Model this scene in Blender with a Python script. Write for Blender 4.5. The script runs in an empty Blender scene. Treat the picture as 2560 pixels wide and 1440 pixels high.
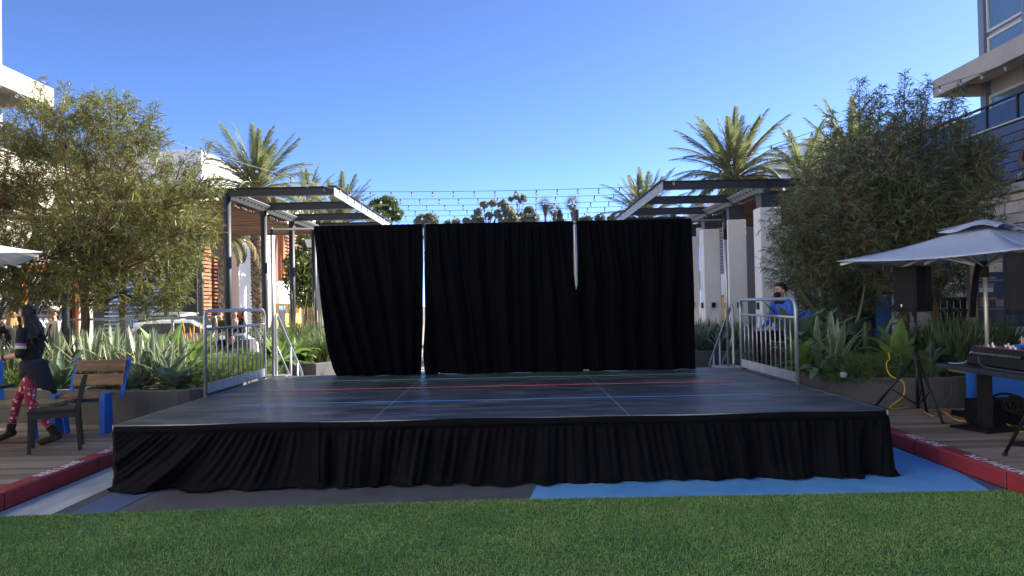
import bpy, math, random
import numpy as np
from mathutils import Vector, Matrix, Euler
random.seed(7); rng = np.random.default_rng(7)
SC = bpy.context.scene
COL = SC.collection

# ------------------------------------------------------------------ camera
CAM_P = np.array([0.136, -0.289, 1.696]); F = 1920.7
def _axes(yaw, pitch, roll):
    cy, sy, cp, sp = math.cos(yaw), math.sin(yaw), math.cos(pitch), math.sin(pitch)
    f = np.array([sy*cp, cy*cp, sp]); r = np.array([cy, -sy, 0.0]); u = np.cross(r, f)
    cr, sr = math.cos(roll), math.sin(roll)
    return r*cr+u*sr, u*cr-r*sr, f
CR, CU, CF = _axes(0.0, 0.01918, -0.02052)
cam = bpy.data.objects.new('camera', bpy.data.cameras.new('camera')); COL.objects.link(cam)
m3 = Matrix(((CR[0], CU[0], -CF[0]), (CR[1], CU[1], -CF[1]), (CR[2], CU[2], -CF[2])))
cam.matrix_world = Matrix.Translation(Vector(CAM_P)) @ m3.to_4x4()
cam.data.sensor_width = 36; cam.data.lens = F/2560*36
cam.data.clip_start = 0.1; cam.data.clip_end = 2000
SC.camera = cam
# ------------------------------------------------------------------ daylight
SUN_AZ, SUN_EL = math.radians(62.5), math.radians(31)      # clockwise from +Y
W = bpy.data.worlds.new('World'); SC.world = W; W.use_nodes = True
nt = W.node_tree; bg = nt.nodes['Background']
sky = nt.nodes.new('ShaderNodeTexSky'); sky.sky_type = 'NISHITA'; sky.sun_disc = False
sky.sun_elevation = SUN_EL; sky.sun_rotation = SUN_AZ
sky.altitude = 0; sky.air_density = 0.105; sky.dust_density = 0.06; sky.ozone_density = 5.0
nt.links.new(sky.outputs[0], bg.inputs[0]); bg.inputs[1].default_value = 0.15
sd = bpy.data.lights.new('sun', 'SUN'); sd.energy = 2.1; sd.angle = math.radians(0.53); sd.color = (1.0, 0.93, 0.82)
sun = bpy.data.objects.new('sun', sd); COL.objects.link(sun)
sdir = Vector((math.sin(SUN_AZ)*math.cos(SUN_EL), math.cos(SUN_AZ)*math.cos(SUN_EL), math.sin(SUN_EL)))
sun.rotation_euler = sdir.to_track_quat('Z', 'Y').to_euler(); sun.location = (0, 0, 40)
VS = SC.view_settings; VS.view_transform = 'Standard'; VS.look = 'None'; VS.gamma = 1; VS.use_curve_mapping = False
VS.exposure = 2.9

# ------------------------------------------------------------------ helpers
def at(px, py, Y):
    d = CF + (px-1280)/F*CR - (py-720)/F*CU
    return CAM_P + d*((Y-CAM_P[1])/d[1])
def atz(px, py, z):
    d = CF + (px-1280)/F*CR - (py-720)/F*CU
    return CAM_P + d*((z-CAM_P[2])/d[2])
V = lambda *a: np.array(a, float)
def norm(v):
    v = np.asarray(v, float); return v/max(1e-9, np.linalg.norm(v))
def frame(d):
    d = norm(d); a = V(0, 0, 1) if abs(d[2]) < .95 else V(1, 0, 0)
    x = norm(np.cross(a, d)); return x, np.cross(d, x), d

class MB:
    def __init__(s): s.v = []; s.f = []; s.m = []; s.n = 0
    def add(s, vs, fs, m=0):
        b = s.n; s.v.extend([tuple(map(float, p)) for p in vs]); s.n += len(vs)
        for f in fs: s.f.append(tuple(i+b for i in f)); s.m.append(m)
        return s
    def box(s, lo, hi, m=0):
        x0, y0, z0 = lo; x1, y1, z1 = hi
        return s.add([(x0,y0,z0),(x1,y0,z0),(x1,y1,z0),(x0,y1,z0),(x0,y0,z1),(x1,y0,z1),(x1,y1,z1),(x0,y1,z1)],
                     [(3,2,1,0),(4,5,6,7),(0,1,5,4),(1,2,6,5),(2,3,7,6),(3,0,4,7)], m)
    def obox(s, c, size, rz=0.0, m=0, tilt=None):
        hx, hy, hz = [q/2 for q in size]; R = Euler((tilt or 0, 0, rz)).to_matrix()
        pts = [np.array(R @ Vector((sx*hx, sy*hy, sz*hz)))+np.array(c) for sz in (-1,1) for sx, sy in ((-1,-1),(1,-1),(1,1),(-1,1))]
        return s.add(pts, [(3,2,1,0),(4,5,6,7),(0,1,5,4),(1,2,6,5),(2,3,7,6),(3,0,4,7)], m)
    def bar(s, a, b, w, h, m=0, up=(0,0,1)):
        a, b = np.array(a, float), np.array(b, float); d = norm(b-a); x = norm(np.cross(d, up)) if abs(np.dot(d, up)) < .99 else norm(np.cross(d, (1,0,0)))
        y = np.cross(x, d); pts = []
        for p in (a, b):
            for sx, sy in ((-1,-1),(1,-1),(1,1),(-1,1)): pts.append(p+x*sx*w/2+y*sy*h/2)
        return s.add(pts, [(3,2,1,0),(4,5,6,7),(0,1,5,4),(1,2,6,5),(2,3,7,6),(3,0,4,7)], m)
    def tube(s, path, r, n=8, m=0, cap=True):
        path = [np.array(p, float) for p in path]; k = len(path)
        rs = r if hasattr(r, '__len__') else [r]*k; vs = []; fs = []; px = None
        for i, p in enumerate(path):
            d = norm(path[min(i+1, k-1)]-path[max(i-1, 0)])
            if px is None: x, y, _ = frame(d)
            else: x = norm(px-d*np.dot(px, d)); y = np.cross(d, x)
            px = x
            for j in range(n):
                a = 2*math.pi*j/n; vs.append(p+(x*math.cos(a)+y*math.sin(a))*rs[i])
        for i in range(k-1):
            for j in range(n):
                fs.append((i*n+j, i*n+(j+1)%n, (i+1)*n+(j+1)%n, (i+1)*n+j))
        if cap: fs.append(tuple(range(n))[::-1]); fs.append(tuple(range((k-1)*n, k*n)))
        return s.add(vs, fs, m)
    def cyl(s, a, b, r0, r1=None, n=12, m=0): return s.tube([a, b], [r0, r0 if r1 is None else r1], n, m)
    def grid(s, P, m=0, flip=False):
        P = np.asarray(P); a, b = P.shape[:2]; fs = []
        for i in range(a-1):
            for j in range(b-1):
                q = (i*b+j, i*b+j+1, (i+1)*b+j+1, (i+1)*b+j); fs.append(q[::-1] if flip else q)
        return s.add(P.reshape(-1, 3), fs, m)
    def poly(s, pts, z0, z1, m=0):
        n = len(pts); vs = [(p[0], p[1], z0) for p in pts]+[(p[0], p[1], z1) for p in pts]
        fs = [tuple(range(n))[::-1], tuple(range(n, 2*n))]+[(i, (i+1) % n, n+(i+1) % n, n+i) for i in range(n)]
        return s.add(vs, fs, m)
    def ell(s, c, r, m=0, nu=10, nv=7):
        vs = [(c[0], c[1], c[2]-r[2])]; fs = []
        for i in range(1, nv):
            t = -math.pi/2+math.pi*i/nv
            for j in range(nu):
                a = 2*math.pi*j/nu; vs.append((c[0]+r[0]*math.cos(t)*math.cos(a), c[1]+r[1]*math.cos(t)*math.sin(a), c[2]+r[2]*math.sin(t)))
        vs.append((c[0], c[1], c[2]+r[2])); L = len(vs)-1
        for j in range(nu):
            k = (j+1) % nu; fs.append((0, 1+k, 1+j)); fs.append((L, L-nu+j, L-nu+k))
            for i in range(nv-2): fs.append((1+i*nu+j, 1+i*nu+k, 1+(i+1)*nu+k, 1+(i+1)*nu+j))
        return s.add(vs, fs, m)
    def mesh(s, name, mats, smooth=False, off=(0,0,0)):
        me = bpy.data.meshes.new(name); o = np.array(off, float)
        vs = (np.array(s.v, float)-o) if s.v else np.zeros((0,3))
        me.from_pydata(vs.tolist(), [], s.f)
        for mt in (mats if isinstance(mats, (list, tuple)) else [mats]): me.materials.append(mt)
        if len(me.materials) > 1: me.polygons.foreach_set('material_index', s.m)
        if smooth: me.polygons.foreach_set('use_smooth', [True]*len(me.polygons))
        me.update(); return me

def fastmesh(name, verts, quads, mats, mi=None, smooth=False):
    me = bpy.data.meshes.new(name); nv, nq = len(verts), len(quads)
    me.vertices.add(nv); me.vertices.foreach_set('co', np.asarray(verts, np.float32).ravel())
    k = quads.shape[1]; me.loops.add(nq*k); me.loops.foreach_set('vertex_index', quads.astype(np.int32).ravel())
    me.polygons.add(nq); me.polygons.foreach_set('loop_start', np.arange(0, nq*k, k, dtype=np.int32))
    me.polygons.foreach_set('loop_total', np.full(nq, k, np.int32))
    for mt in (mats if isinstance(mats, (list, tuple)) else [mats]): me.materials.append(mt)
    if mi is not None: me.polygons.foreach_set('material_index', np.asarray(mi, np.int32))
    if smooth: me.polygons.foreach_set('use_smooth', np.ones(nq, bool))
    me.update(calc_edges=True); return me

def tag(o, label=None, cat=None, group=None, kind=None):
    if label: o['label'] = label
    if cat: o['category'] = cat
    if group: o['group'] = group
    if kind: o['kind'] = kind
    return o
def link(name, data, parent=None, loc=None):
    o = bpy.data.objects.new(name, data); COL.objects.link(o)
    if loc is not None: o.location = loc
    if parent is not None: o.parent = parent
    return o
def thing(name, label, cat, loc=(0,0,0), rz=0.0, group=None):
    o = link(name, None, None, loc); o.rotation_euler = (0, 0, rz); o.empty_display_size = .2
    return tag(o, label, cat, group)
def wloc(o):
    p = np.zeros(3)
    while o is not None: p += np.array(o.location); o = o.parent
    return p
def part(name, mb, mats, parent, smooth=False, bevel=0, kind=None, label=None, local=False, seg=1):
    """a mesh part; vertices given in world coordinates unless local"""
    off = (0,0,0) if local else wloc(parent)
    o = link(name, mb.mesh(name, mats, smooth, off), parent)
    if bevel:
        b = o.modifiers.new('bevel', 'BEVEL'); b.width = bevel; b.segments = seg; b.limit_method = 'ANGLE'; b.angle_limit = .6
    if kind: o['kind'] = kind
    if label: o['label'] = label
    return o
def solo(name, mb, mats, label, cat, group=None, smooth=False, bevel=0, loc=(0,0,0), kind=None):
    o = link(name, mb.mesh(name, mats, smooth, loc), None, loc); tag(o, label, cat, group, kind)
    if bevel:
        b = o.modifiers.new('bevel', 'BEVEL'); b.width = bevel; b.segments = 1; b.limit_method = 'ANGLE'; b.angle_limit = .6
    return o
def struct(name, mb, mats, smooth=False):
    o = link(name, mb.mesh(name, mats, smooth)); o['kind'] = 'structure'; return o
def copy_tree(src, loc, rz=0.0, label=None, scale=None):
    def rec(o, par):
        c = o.copy(); COL.objects.link(c); c.parent = par
        for ch in o.children: rec(ch, c)
        return c
    c = rec(src, None); c.location = loc; c.rotation_euler = (0, 0, rz)
    if scale: c.scale = (scale,)*3 if not hasattr(scale, '__len__') else scale
    if label: c['label'] = label
    return c
def smoothpath(pts, n=8):
    """Catmull-Rom through the points"""
    P = [np.array(p, float) for p in pts]; P = [2*P[0]-P[1]]+P+[2*P[-1]-P[-2]]; out = []
    for i in range(1, len(P)-2):
        for t in np.linspace(0, 1, n, endpoint=False):
            a, b, c, d = P[i-1:i+3]
            out.append(.5*((2*b)+(c-a)*t+(2*a-5*b+4*c-d)*t*t+(3*b-a-3*c+d)*t**3))
    return out+[P[-2]]

# ------------------------------------------------------------------ materials
def M(name, col, rough=.6, metal=0.0, var=.12, scale=6.0, bump=0.0, bscale=80.0, spec=.5, stretch=(1,1,1), island=0.0, obj=0.0, trans=0.0,
      col2=None, thr=(.35,.65), sheen=0.0, coat=0.0, dist=.01):
    mt = bpy.data.materials.new(name); mt.use_nodes = True; n = mt.node_tree.nodes; l = mt.node_tree.links
    p = n['Principled BSDF']; p.inputs['Roughness'].default_value = rough; p.inputs['Metallic'].default_value = metal
    p.inputs['Specular IOR Level'].default_value = spec
    if sheen: p.inputs['Sheen Weight'].default_value = sheen
    if coat: p.inputs['Coat Weight'].default_value = coat; p.inputs['Coat Roughness'].default_value = .15
    tc = n.new('ShaderNodeTexCoord'); mp = n.new('ShaderNodeMapping'); mp.inputs['Scale'].default_value = stretch
    l.new(tc.outputs['Object'], mp.inputs['Vector'])
    no = n.new('ShaderNodeTexNoise'); no.inputs['Scale'].default_value = scale; no.inputs['Detail'].default_value = 5; no.inputs['Roughness'].default_value = .6
    l.new(mp.outputs[0], no.inputs['Vector'])
    rp = n.new('ShaderNodeValToRGB'); l.new(no.outputs['Fac'], rp.inputs[0])
    c = np.array(col[:3]); c2 = np.array(col2[:3]) if col2 is not None else np.clip(c*(1+var), 0, 1)
    c1 = c if col2 is not None else c*(1-var)
    rp.color_ramp.elements[0].position = thr[0]; rp.color_ramp.elements[1].position = thr[1]
    rp.color_ramp.elements[0].color = (*c1, 1); rp.color_ramp.elements[1].color = (*c2, 1)
    out = rp.outputs[0]
    def vary(src, amt, out):
        mr = n.new('ShaderNodeMapRange'); mr.inputs[3].default_value = 1-amt; mr.inputs[4].default_value = 1+amt; l.new(src, mr.inputs[0])
        mx = n.new('ShaderNodeMix'); mx.data_type = 'RGBA'; mx.blend_type = 'MULTIPLY'; mx.inputs[0].default_value = 1
        l.new(out, mx.inputs[6]); l.new(mr.outputs[0], mx.inputs[7]); return mx.outputs[2]
    if island:
        g = n.new('ShaderNodeNewGeometry'); out = vary(g.outputs['Random Per Island'], island, out)
    if obj:
        g = n.new('ShaderNodeObjectInfo'); out = vary(g.outputs['Random'], obj, out)
    l.new(out, p.inputs['Base Color'])
    if bump:
        nb = n.new('ShaderNodeTexNoise'); nb.inputs['Scale'].default_value = bscale; nb.inputs['Detail'].default_value = 4; l.new(mp.outputs[0], nb.inputs['Vector'])
        b = n.new('ShaderNodeBump'); b.inputs['Strength'].default_value = bump; b.inputs['Distance'].default_value = dist; l.new(nb.outputs['Fac'], b.inputs['Height'])
        l.new(b.outputs[0], p.inputs['Normal'])
    if trans:
        t = n.new('ShaderNodeBsdfTranslucent'); ms = n.new('ShaderNodeMixShader'); ms.inputs[0].default_value = trans
        hs = n.new('ShaderNodeHueSaturation'); hs.inputs['Value'].default_value = 1.7; hs.inputs['Hue'].default_value = .485; hs.inputs['Saturation'].default_value = 1.08
        l.new(out, hs.inputs['Color']); l.new(hs.outputs[0], t.inputs[0])
        l.new(p.outputs[0], ms.inputs[1]); l.new(t.outputs[0], ms.inputs[2]); l.new(ms.outputs[0], n['Material Output'].inputs[0])
    return mt

K = {}
K['asphalt'] = M('dark_asphalt', (.075,.080,.086), .8, var=.22, scale=1.6, bump=.25, bscale=140)
K['bluepaint'] = M('blue_ground_paint', (.085,.30,.64), .7, scale=1.5, col2=(.145,.39,.70), thr=(.35,.62), bump=.2, bscale=120)
K['slatepaint'] = M('slate_blue_ground_paint', (.058,.105,.21), .7, var=.14, scale=1.4, bump=.2, bscale=120)
K['gutter'] = M('concrete_gutter', (.30,.34,.36), .8, scale=1.1, stretch=(2.5,.8,1), col2=(.47,.50,.50), thr=(.38,.6), bump=.25, bscale=60)
K['kerb'] = M('red_kerb_paint', (.21,.021,.028), .55, scale=5, col2=(.31,.030,.034), thr=(.3,.7), bump=.2, bscale=50)
K['letter'] = M('worn_white_lettering', (.42,.40,.43), .7, scale=25, col2=(.74,.72,.74), thr=(.3,.45))
K['paving'] = M('pale_paving', (.40,.36,.30), .8, var=.12, scale=1.5, bump=.1)
K['ground'] = M('far_ground', (.27,.24,.19), .9, var=.2, scale=.2)
K['soil'] = M('planter_soil', (.05,.04,.03), .95, var=.4, scale=14, bump=.5, bscale=40)
K['deckwood'] = M('weathered_deck_wood', (.17,.13,.095), .62, scale=5, stretch=(.35,9,9), col2=(.32,.26,.20), thr=(.3,.7), obj=.38, bump=.2, bscale=30)
K['turf'] = M('turf_backing', (.035,.085,.025), .9, var=.25, scale=5)
K['blade'] = M('turf_blade', (.145,.275,.075), .55, scale=1.5, col2=(.25,.40,.12), thr=(.30,.70), island=.4, spec=.25)
K['stage'] = M('black_stage_deck', (.034,.040,.052), .40, scale=2.6, stretch=(.6,2.2,1), col2=(.120,.130,.150), thr=(.44,.66), bump=.05, bscale=14, spec=.5)
K['alu'] = M('aluminium_trim', (.42,.43,.44), .42, metal=.85, var=.1)
K['galv'] = M('galvanised_steel', (.42,.45,.49), .42, metal=.75, var=.14, scale=9)
K['velvet'] = M('black_drape_cloth', (.0016,.0020,.0036), .9, var=.15, scale=3, spec=.08)
K['skirt'] = M('black_skirt_cloth', (.0026,.0030,.0046), .85, var=.25, scale=3, spec=.15)
K['tape_g'] = M('green_tape', (.06,.50,.13), .5); K['tape_r'] = M('red_tape', (.85,.12,.08), .5); K['tape_b'] = M('blue_tape', (.07,.27,.85), .5)
K['darksteel'] = M('dark_steel_paint', (.022,.026,.034), .45, var=.1)
K['postcol'] = M('charcoal_post_paint', (.034,.039,.047), .5, var=.1)
K['lightsteel'] = M('pale_steel_paint', (.30,.33,.36), .5, var=.08)
K['slat'] = M('brown_roof_slat', (.10,.048,.024), .65, scale=5, stretch=(.5,6,6), col2=(.17,.085,.042), obj=.35)
K['white'] = M('white_stucco', (.80,.79,.76), .8, var=.04, scale=2, bump=.15, bscale=120)
K['creamst'] = M('cream_stucco', (.66,.60,.50), .8, var=.05, scale=2, bump=.15, bscale=120)
K['greyst'] = M('grey_stucco', (.36,.37,.39), .8, var=.05, scale=2, bump=.12)
K['bluegrey'] = M('blue_grey_cladding', (.055,.085,.155), .55, var=.08, scale=1.5, obj=.1)
K['joint'] = M('dark_joint', (.012,.015,.022), .8)
K['taupe'] = M('taupe_stucco', (.42,.37,.31), .8, var=.05, scale=2, bump=.1)
K['frame'] = M('grey_window_frame', (.19,.21,.25), .5, var=.05)
K['paleframe'] = M('pale_window_frame', (.55,.54,.50), .5, var=.05)
K['stone'] = M('pale_wall_stone', (.48,.43,.36), .9, scale=5, col2=(.64,.58,.50), obj=.14, bump=.5, bscale=25, dist=.02)
K['concrete'] = M('dark_planter_concrete', (.085,.085,.090), .7, var=.15, scale=2, bump=.15, bscale=60)
K['timberpost'] = M('grey_timber_post', (.20,.165,.12), .8, scale=4, stretch=(7,7,.5), col2=(.29,.24,.18))
K['blacksteel'] = M('black_metal', (.008,.008,.010), .42, var=.15, spec=.4)
K['rubber'] = M('black_rubber', (.012,.012,.012), .8)
K['benchwood'] = M('bench_wood', (.15,.082,.042), .5, scale=4, stretch=(1.2,9,9), col2=(.30,.18,.10), thr=(.35,.65), obj=.1)
K['palewood'] = M('worn_bench_wood', (.19,.15,.075), .6, scale=4, stretch=(.8,9,9), col2=(.30,.24,.14), obj=.12)
K['blue'] = M('blue_powder_coat', (.012,.13,.55), .4, var=.06)
K['canvas'] = M('pale_umbrella_canvas', (.50,.55,.66), .85, var=.05, scale=3, trans=.12)
K['canvasdark'] = M('umbrella_underside', (.10,.11,.13), .9)
K['polealu'] = M('brushed_pole', (.55,.54,.50), .35, metal=.6, var=.05)
K['grille'] = M('speaker_grille', (.016,.017,.019), .75, var=.2, scale=300, spec=.15)
K['cab'] = M('speaker_cabinet', (.005,.006,.010), .65, var=.1, bump=.1, bscale=300, spec=.2)
K['yellow'] = M('yellow_cable', (.72,.43,.03), .45); K['bluecable'] = M('pale_blue_cable', (.16,.30,.46), .5); K['greycable'] = M('grey_cable', (.07,.08,.11), .5)
K['badge'] = M('white_badge', (.8,.8,.78), .3)
K['bulb'] = M('clear_bulb', (.80,.82,.84), .06, var=.02, spec=.8); K['bulb'].node_tree.nodes['Principled BSDF'].inputs['Transmission Weight'].default_value = .85; K['bulb'].node_tree.nodes['Principled BSDF'].inputs['IOR'].default_value = 1.15; K['wire'] = M('string_light_wire', (.05,.05,.06), .6); K['wirew'] = M('pale_string_light_wire', (.62,.60,.55), .6)
K['barkL'] = M('dark_bark', (.055,.038,.026), .9, scale=14, stretch=(1,1,.3), col2=(.15,.10,.065), bump=.6, bscale=30)
K['twig'] = M('reddish_twig', (.12,.06,.035), .8)
K['leafL'] = M('willow_leaf', (.090,.118,.034), .5, scale=.7, col2=(.165,.180,.052), thr=(.35,.65), island=.35, trans=.34)
K['leafR'] = M('dark_willow_leaf', (.078,.115,.055), .5, scale=.8, col2=(.135,.170,.080), thr=(.35,.65), island=.4, trans=.28)
K['frond'] = M('palm_frond', (.125,.155,.075), .5, scale=1.2, col2=(.22,.24,.115), island=.3, trans=.32)
K['rachis'] = M('palm_rachis', (.28,.24,.09), .6); K['deadfrond'] = M('dry_palm_frond', (.30,.22,.10), .8, island=.25, trans=.2)
K['palmtrunk'] = M('palm_trunk', (.13,.095,.07), .95, scale=9, col2=(.34,.27,.20), bump=.8, bscale=16, island=.3, dist=.03)
K['agave'] = M('agave_leaf', (.075,.125,.070), .45, scale=2.5, col2=(.12,.175,.085), obj=.2, trans=.2)
K['agavelight'] = M('bright_agave_leaf', (.13,.22,.065), .42, scale=2.5, col2=(.18,.28,.09), obj=.15, trans=.32)
K['agavedark'] = M('blue_green_agave_leaf', (.088,.145,.102), .45, scale=3, col2=(.135,.20,.125), obj=.22, trans=.14)
K['agaveedge'] = M('cream_leaf_margin', (.36,.36,.20), .5, obj=.1, trans=.25)
K['grassleaf'] = M('strappy_leaf', (.075,.12,.045), .5, scale=2, col2=(.13,.17,.065), island=.35, trans=.3)
K['fern'] = M('feathery_shrub', (.065,.125,.030), .6, scale=3, col2=(.14,.21,.05), island=.35, trans=.3)
K['flower'] = M('orange_yellow_flower', (.80,.38,.03), .6, col2=(.85,.55,.05), trans=.2)
K['yellowspike'] = M('muted_yellow_flower', (.52,.40,.10), .7, island=.2)
K['drygrass'] = M('dry_flower_stem', (.42,.36,.18), .7, island=.2)
K['smallleaf'] = M('broad_leaf', (.070,.105,.032), .45, scale=1, col2=(.12,.16,.05), island=.35, trans=.3)
K['hilleaf'] = M('hillside_leaf', (.19,.20,.13), .8, scale=.15, col2=(.27,.26,.17), island=.35, trans=.35)
K['hilldark'] = M('dark_hillside_leaf', (.11,.13,.085), .8, scale=.15, col2=(.16,.17,.10), island=.3, trans=.3)
K['glass'] = M('window_glass', (.10,.16,.20), .03, var=.1, scale=.4, spec=1.0, coat=1)
K['darkglass'] = M('dark_glass', (.022,.030,.038), .05, var=.1, scale=.6, spec=.8)
K['skyglass'] = M('blue_window_glass', (.08,.17,.22), .12, var=.2, scale=.5, spec=.5)
K['orange'] = M('orange_panel', (.60,.20,.03), .55); K['rustslat'] = M('rust_slat', (.34,.13,.055), .6, obj=.2, scale=4)
K['brownslat'] = M('brown_timber_slat', (.13,.055,.03), .6, obj=.2); K['brickred'] = M('red_brick_panel', (.27,.10,.065), .8, var=.15, scale=12)
K['darkbrick'] = M('dark_brick', (.07,.06,.055), .85, var=.2, scale=10); K['ochre'] = M('ochre_stucco', (.62,.40,.10), .8, var=.06)
K['mural_w'] = M('mural_white', (.66,.66,.68), .7); K['mural_k'] = M('mural_black', (.015,.016,.022), .7)
K['navy'] = M('navy_panel', (.012,.028,.075), .4); K['carsilver'] = M('silver_blue_car_paint', (.42,.48,.54), .3, metal=.2, coat=.6); K['carwhite'] = M('white_car_paint', (.70,.72,.72), .3, coat=.6)
K['red'] = M('red_lens', (.40,.02,.02), .3)
K['leafstrap'] = M('dark_strappy_leaf', (.068,.112,.045), .45, scale=2, col2=(.115,.165,.065), island=.4, trans=.2)
K['ferndark'] = M('dark_feathery_shrub', (.065,.125,.045), .6, scale=3, col2=(.12,.18,.065), island=.4, trans=.25)
# ================================================================== THE GROUND
def sheet(name, pts, z, mat):
    mb = MB(); n = len(pts); mb.add([(p[0], p[1], z) for p in pts], [tuple(range(n))]); return struct(name, mb, mat)
KL, KR = -4.26, 4.35                       # kerb faces
sheet('ground', [(-400,-200),(400,-200),(400,700),(-400,700)], -.03, K['ground'])
sheet('plaza_paving', [(-30,12.6),(30,12.6),(30,60),(-30,60)], -.004, K['paving'])
sheet('asphalt_road', [(KL,-9),(KR,-9),(KR,14),(KL,14)], 0.0, K['asphalt'])
sheet('concrete_gutter', [(KL+.001,-9),(-3.75,-9),(-3.765,14),(KL+.001,14)], .004, K['gutter'])
sheet('blue_ground_paint', [(.225,6.2),(4.17,6.2),(4.345,7.06),(4.345,11.0),(.98,11.0)], .004, K['bluepaint'])
sheet('slate_ground_paint', [(4.175,6.2),(4.345,6.2),(4.345,7.04)], .004, K['slatepaint'])
sheet('slate_paint_stripe', [(-3.62,6.1),(-3.27,6.1),(-3.19,7.6),(-3.61,7.6)], .004, K['slatepaint'])
sheet('turf_base', [(KL+.002,-6),(KR-.002,-6),(KR-.002,6.285),(.1,6.318),(-2,6.225),(KL+.002,6.10)], .012, K['turf'])
# turf blades
def edgeY(x): return np.where(x > .1, 6.318-.008*(x-.1), 6.318+.050*(x-.1))
N = 300000
x = rng.uniform(KL+.01, KR-.01, N); y0 = 3.3; y = y0+(6.34-y0)*rng.random(N)**.92
ok = y < edgeY(x)+.012*rng.standard_normal(N); x, y = x[ok], y[ok]; N = len(x)
h = rng.uniform(.007, .017, N); a = rng.uniform(0, 2*np.pi, N); w = rng.uniform(.0015, .0026, N)
lean = rng.uniform(.2, 1.2, N)*h; ld = rng.uniform(0, 6.28, N)
b = np.stack([x, y, np.full(N, .012)], 1); wd = np.stack([np.cos(a), np.sin(a), 0*a], 1)*w[:, None]
tp = b+np.stack([np.cos(ld)*lean, np.sin(ld)*lean, h], 1)
md = b+np.stack([np.cos(ld)*lean*.3, np.sin(ld)*lean*.3, h*.62], 1)
vs = np.concatenate([b-wd, b+wd, md+wd*.8, md-wd*.8, tp+wd*.25, tp-wd*.25])
i = np.arange(N); q = np.concatenate([np.stack([i, i+N, i+2*N, i+3*N], 1), np.stack([i+3*N, i+2*N, i+4*N, i+5*N], 1)])
turf = link('turf_grass', fastmesh('turf_grass', vs, q, K['blade'])); turf['kind'] = 'stuff'
tag(turf, 'short green artificial turf in front of the stage', 'turf')
# pale fallen leaves on the turf
for px, py in ((122,1335),(1780,1322),(1080,1362),(2048,1258),(375,1430),(2105,1385)):
    p = atz(px, py, .04); mb = MB(); a = random.random()*6; c, s_ = math.cos(a), math.sin(a)
    mb.add([p+V(c*.03,s_*.03,.004), p+V(-s_*.009,c*.009,.010), p+V(-c*.03,-s_*.03,.003), p+V(s_*.009,-c*.009,.002)], [(0,1,2,3)])
    lf = solo('fallen_leaf', mb, K['drygrass'], 'small pale leaf lying on the green turf', 'leaf', 'dry leaves on the turf', loc=tuple(p))
    sm = lf.modifiers.new('s', 'SOLIDIFY'); sm.thickness = .001

# kerbs with lettering
def text_mesh(body, size, M4, mat, name, parent, ext=.0):
    cu = bpy.data.curves.new(name, 'FONT'); cu.body = body; cu.size = size; cu.extrude = ext; cu.offset = .004 if size > .1 else 0; cu.resolution_u = 3
    o = bpy.data.objects.new(name, cu); COL.objects.link(o)
    dg = bpy.context.evaluated_depsgraph_get(); me = bpy.data.meshes.new_from_object(o.evaluated_get(dg))
    bpy.data.objects.remove(o); bpy.data.curves.remove(cu)
    me.transform(M4); me.materials.clear(); me.materials.append(mat)
    ob = link(name, me, parent)
    if parent is not None: me.transform(Matrix.Translation(-Vector(wloc(parent))))
    return ob
for side, kx, nm in ((-1, KL, 'kerb'), (1, KR, 'kerb')):
    k = link(nm, None, None, (kx, 7, 0)); k['kind'] = 'structure'
    y = -6.0
    for ln in (3.0, 3.0, 3.0, 3.35, 1.5, 3.0):
        y1 = y+ln; mb = MB(); x0, x1 = sorted((kx, kx+side*.17)); mb.box((x0, y+.0025, 0), (x1, y1-.0025, .162))
        part('kerb_segment', mb, K['kerb'], k, bevel=.014); y = y1
    mb = MB(); x0, x1 = sorted((kx+side*.006, kx+side*.17)); mb.box((x0, -6, 0), (x1, 10.8, .150)); part('kerb_core', mb, K['joint'], k)
    for word, yy in ((('FIRE LANE', 6.93),('NO PARKING', 8.05)) if side < 0 else (('FIRE LANE', 8.17), ('NO PARKING', 7.03))):
        # letters read from the road, tops towards the deck
        if side < 0: R = Matrix(((0,-1,0,kx-.03),(1,0,0,yy),(0,0,1,.1645),(0,0,0,1)))
        else: R = Matrix(((0,1,0,kx+.03),(-1,0,0,yy),(0,0,1,.1645),(0,0,0,1)))
        R = R @ Matrix.Diagonal((1.0, 1.0, 1, 1))
        text_mesh(word, .155, R, K['letter'], 'painted_lettering', k)

# timber decks, board by board
def deck(side):
    d = link('wood_deck', None, None, (side*6.5, 8, .1)); d['kind'] = 'structure'
    xa, xb = (KL-.172, -10.9) if side < 0 else (KR+.172, 10.9)
    y = 4.6
    while y < 12.4:
        jx = random.uniform(5.8, 8.6)*side
        for x0, x1 in ((xa, jx), (jx+side*.004, xb)):
            mb = MB(); lo, hi = sorted((x0, x1)); z = .158+random.uniform(-.0015, .0015)
            mb.box((lo, y+.006, .12), (hi, y+.1335, z)); part('board', mb, K['deckwood'], d)
        y += .1395
    mb = MB(); lo, hi = sorted((xa, xb)); mb.box((lo, 4.6, .02), (hi, 12.4, .118)); part('joist_base', mb, K['joint'], d)
deck(-1); deck(1)

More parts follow.
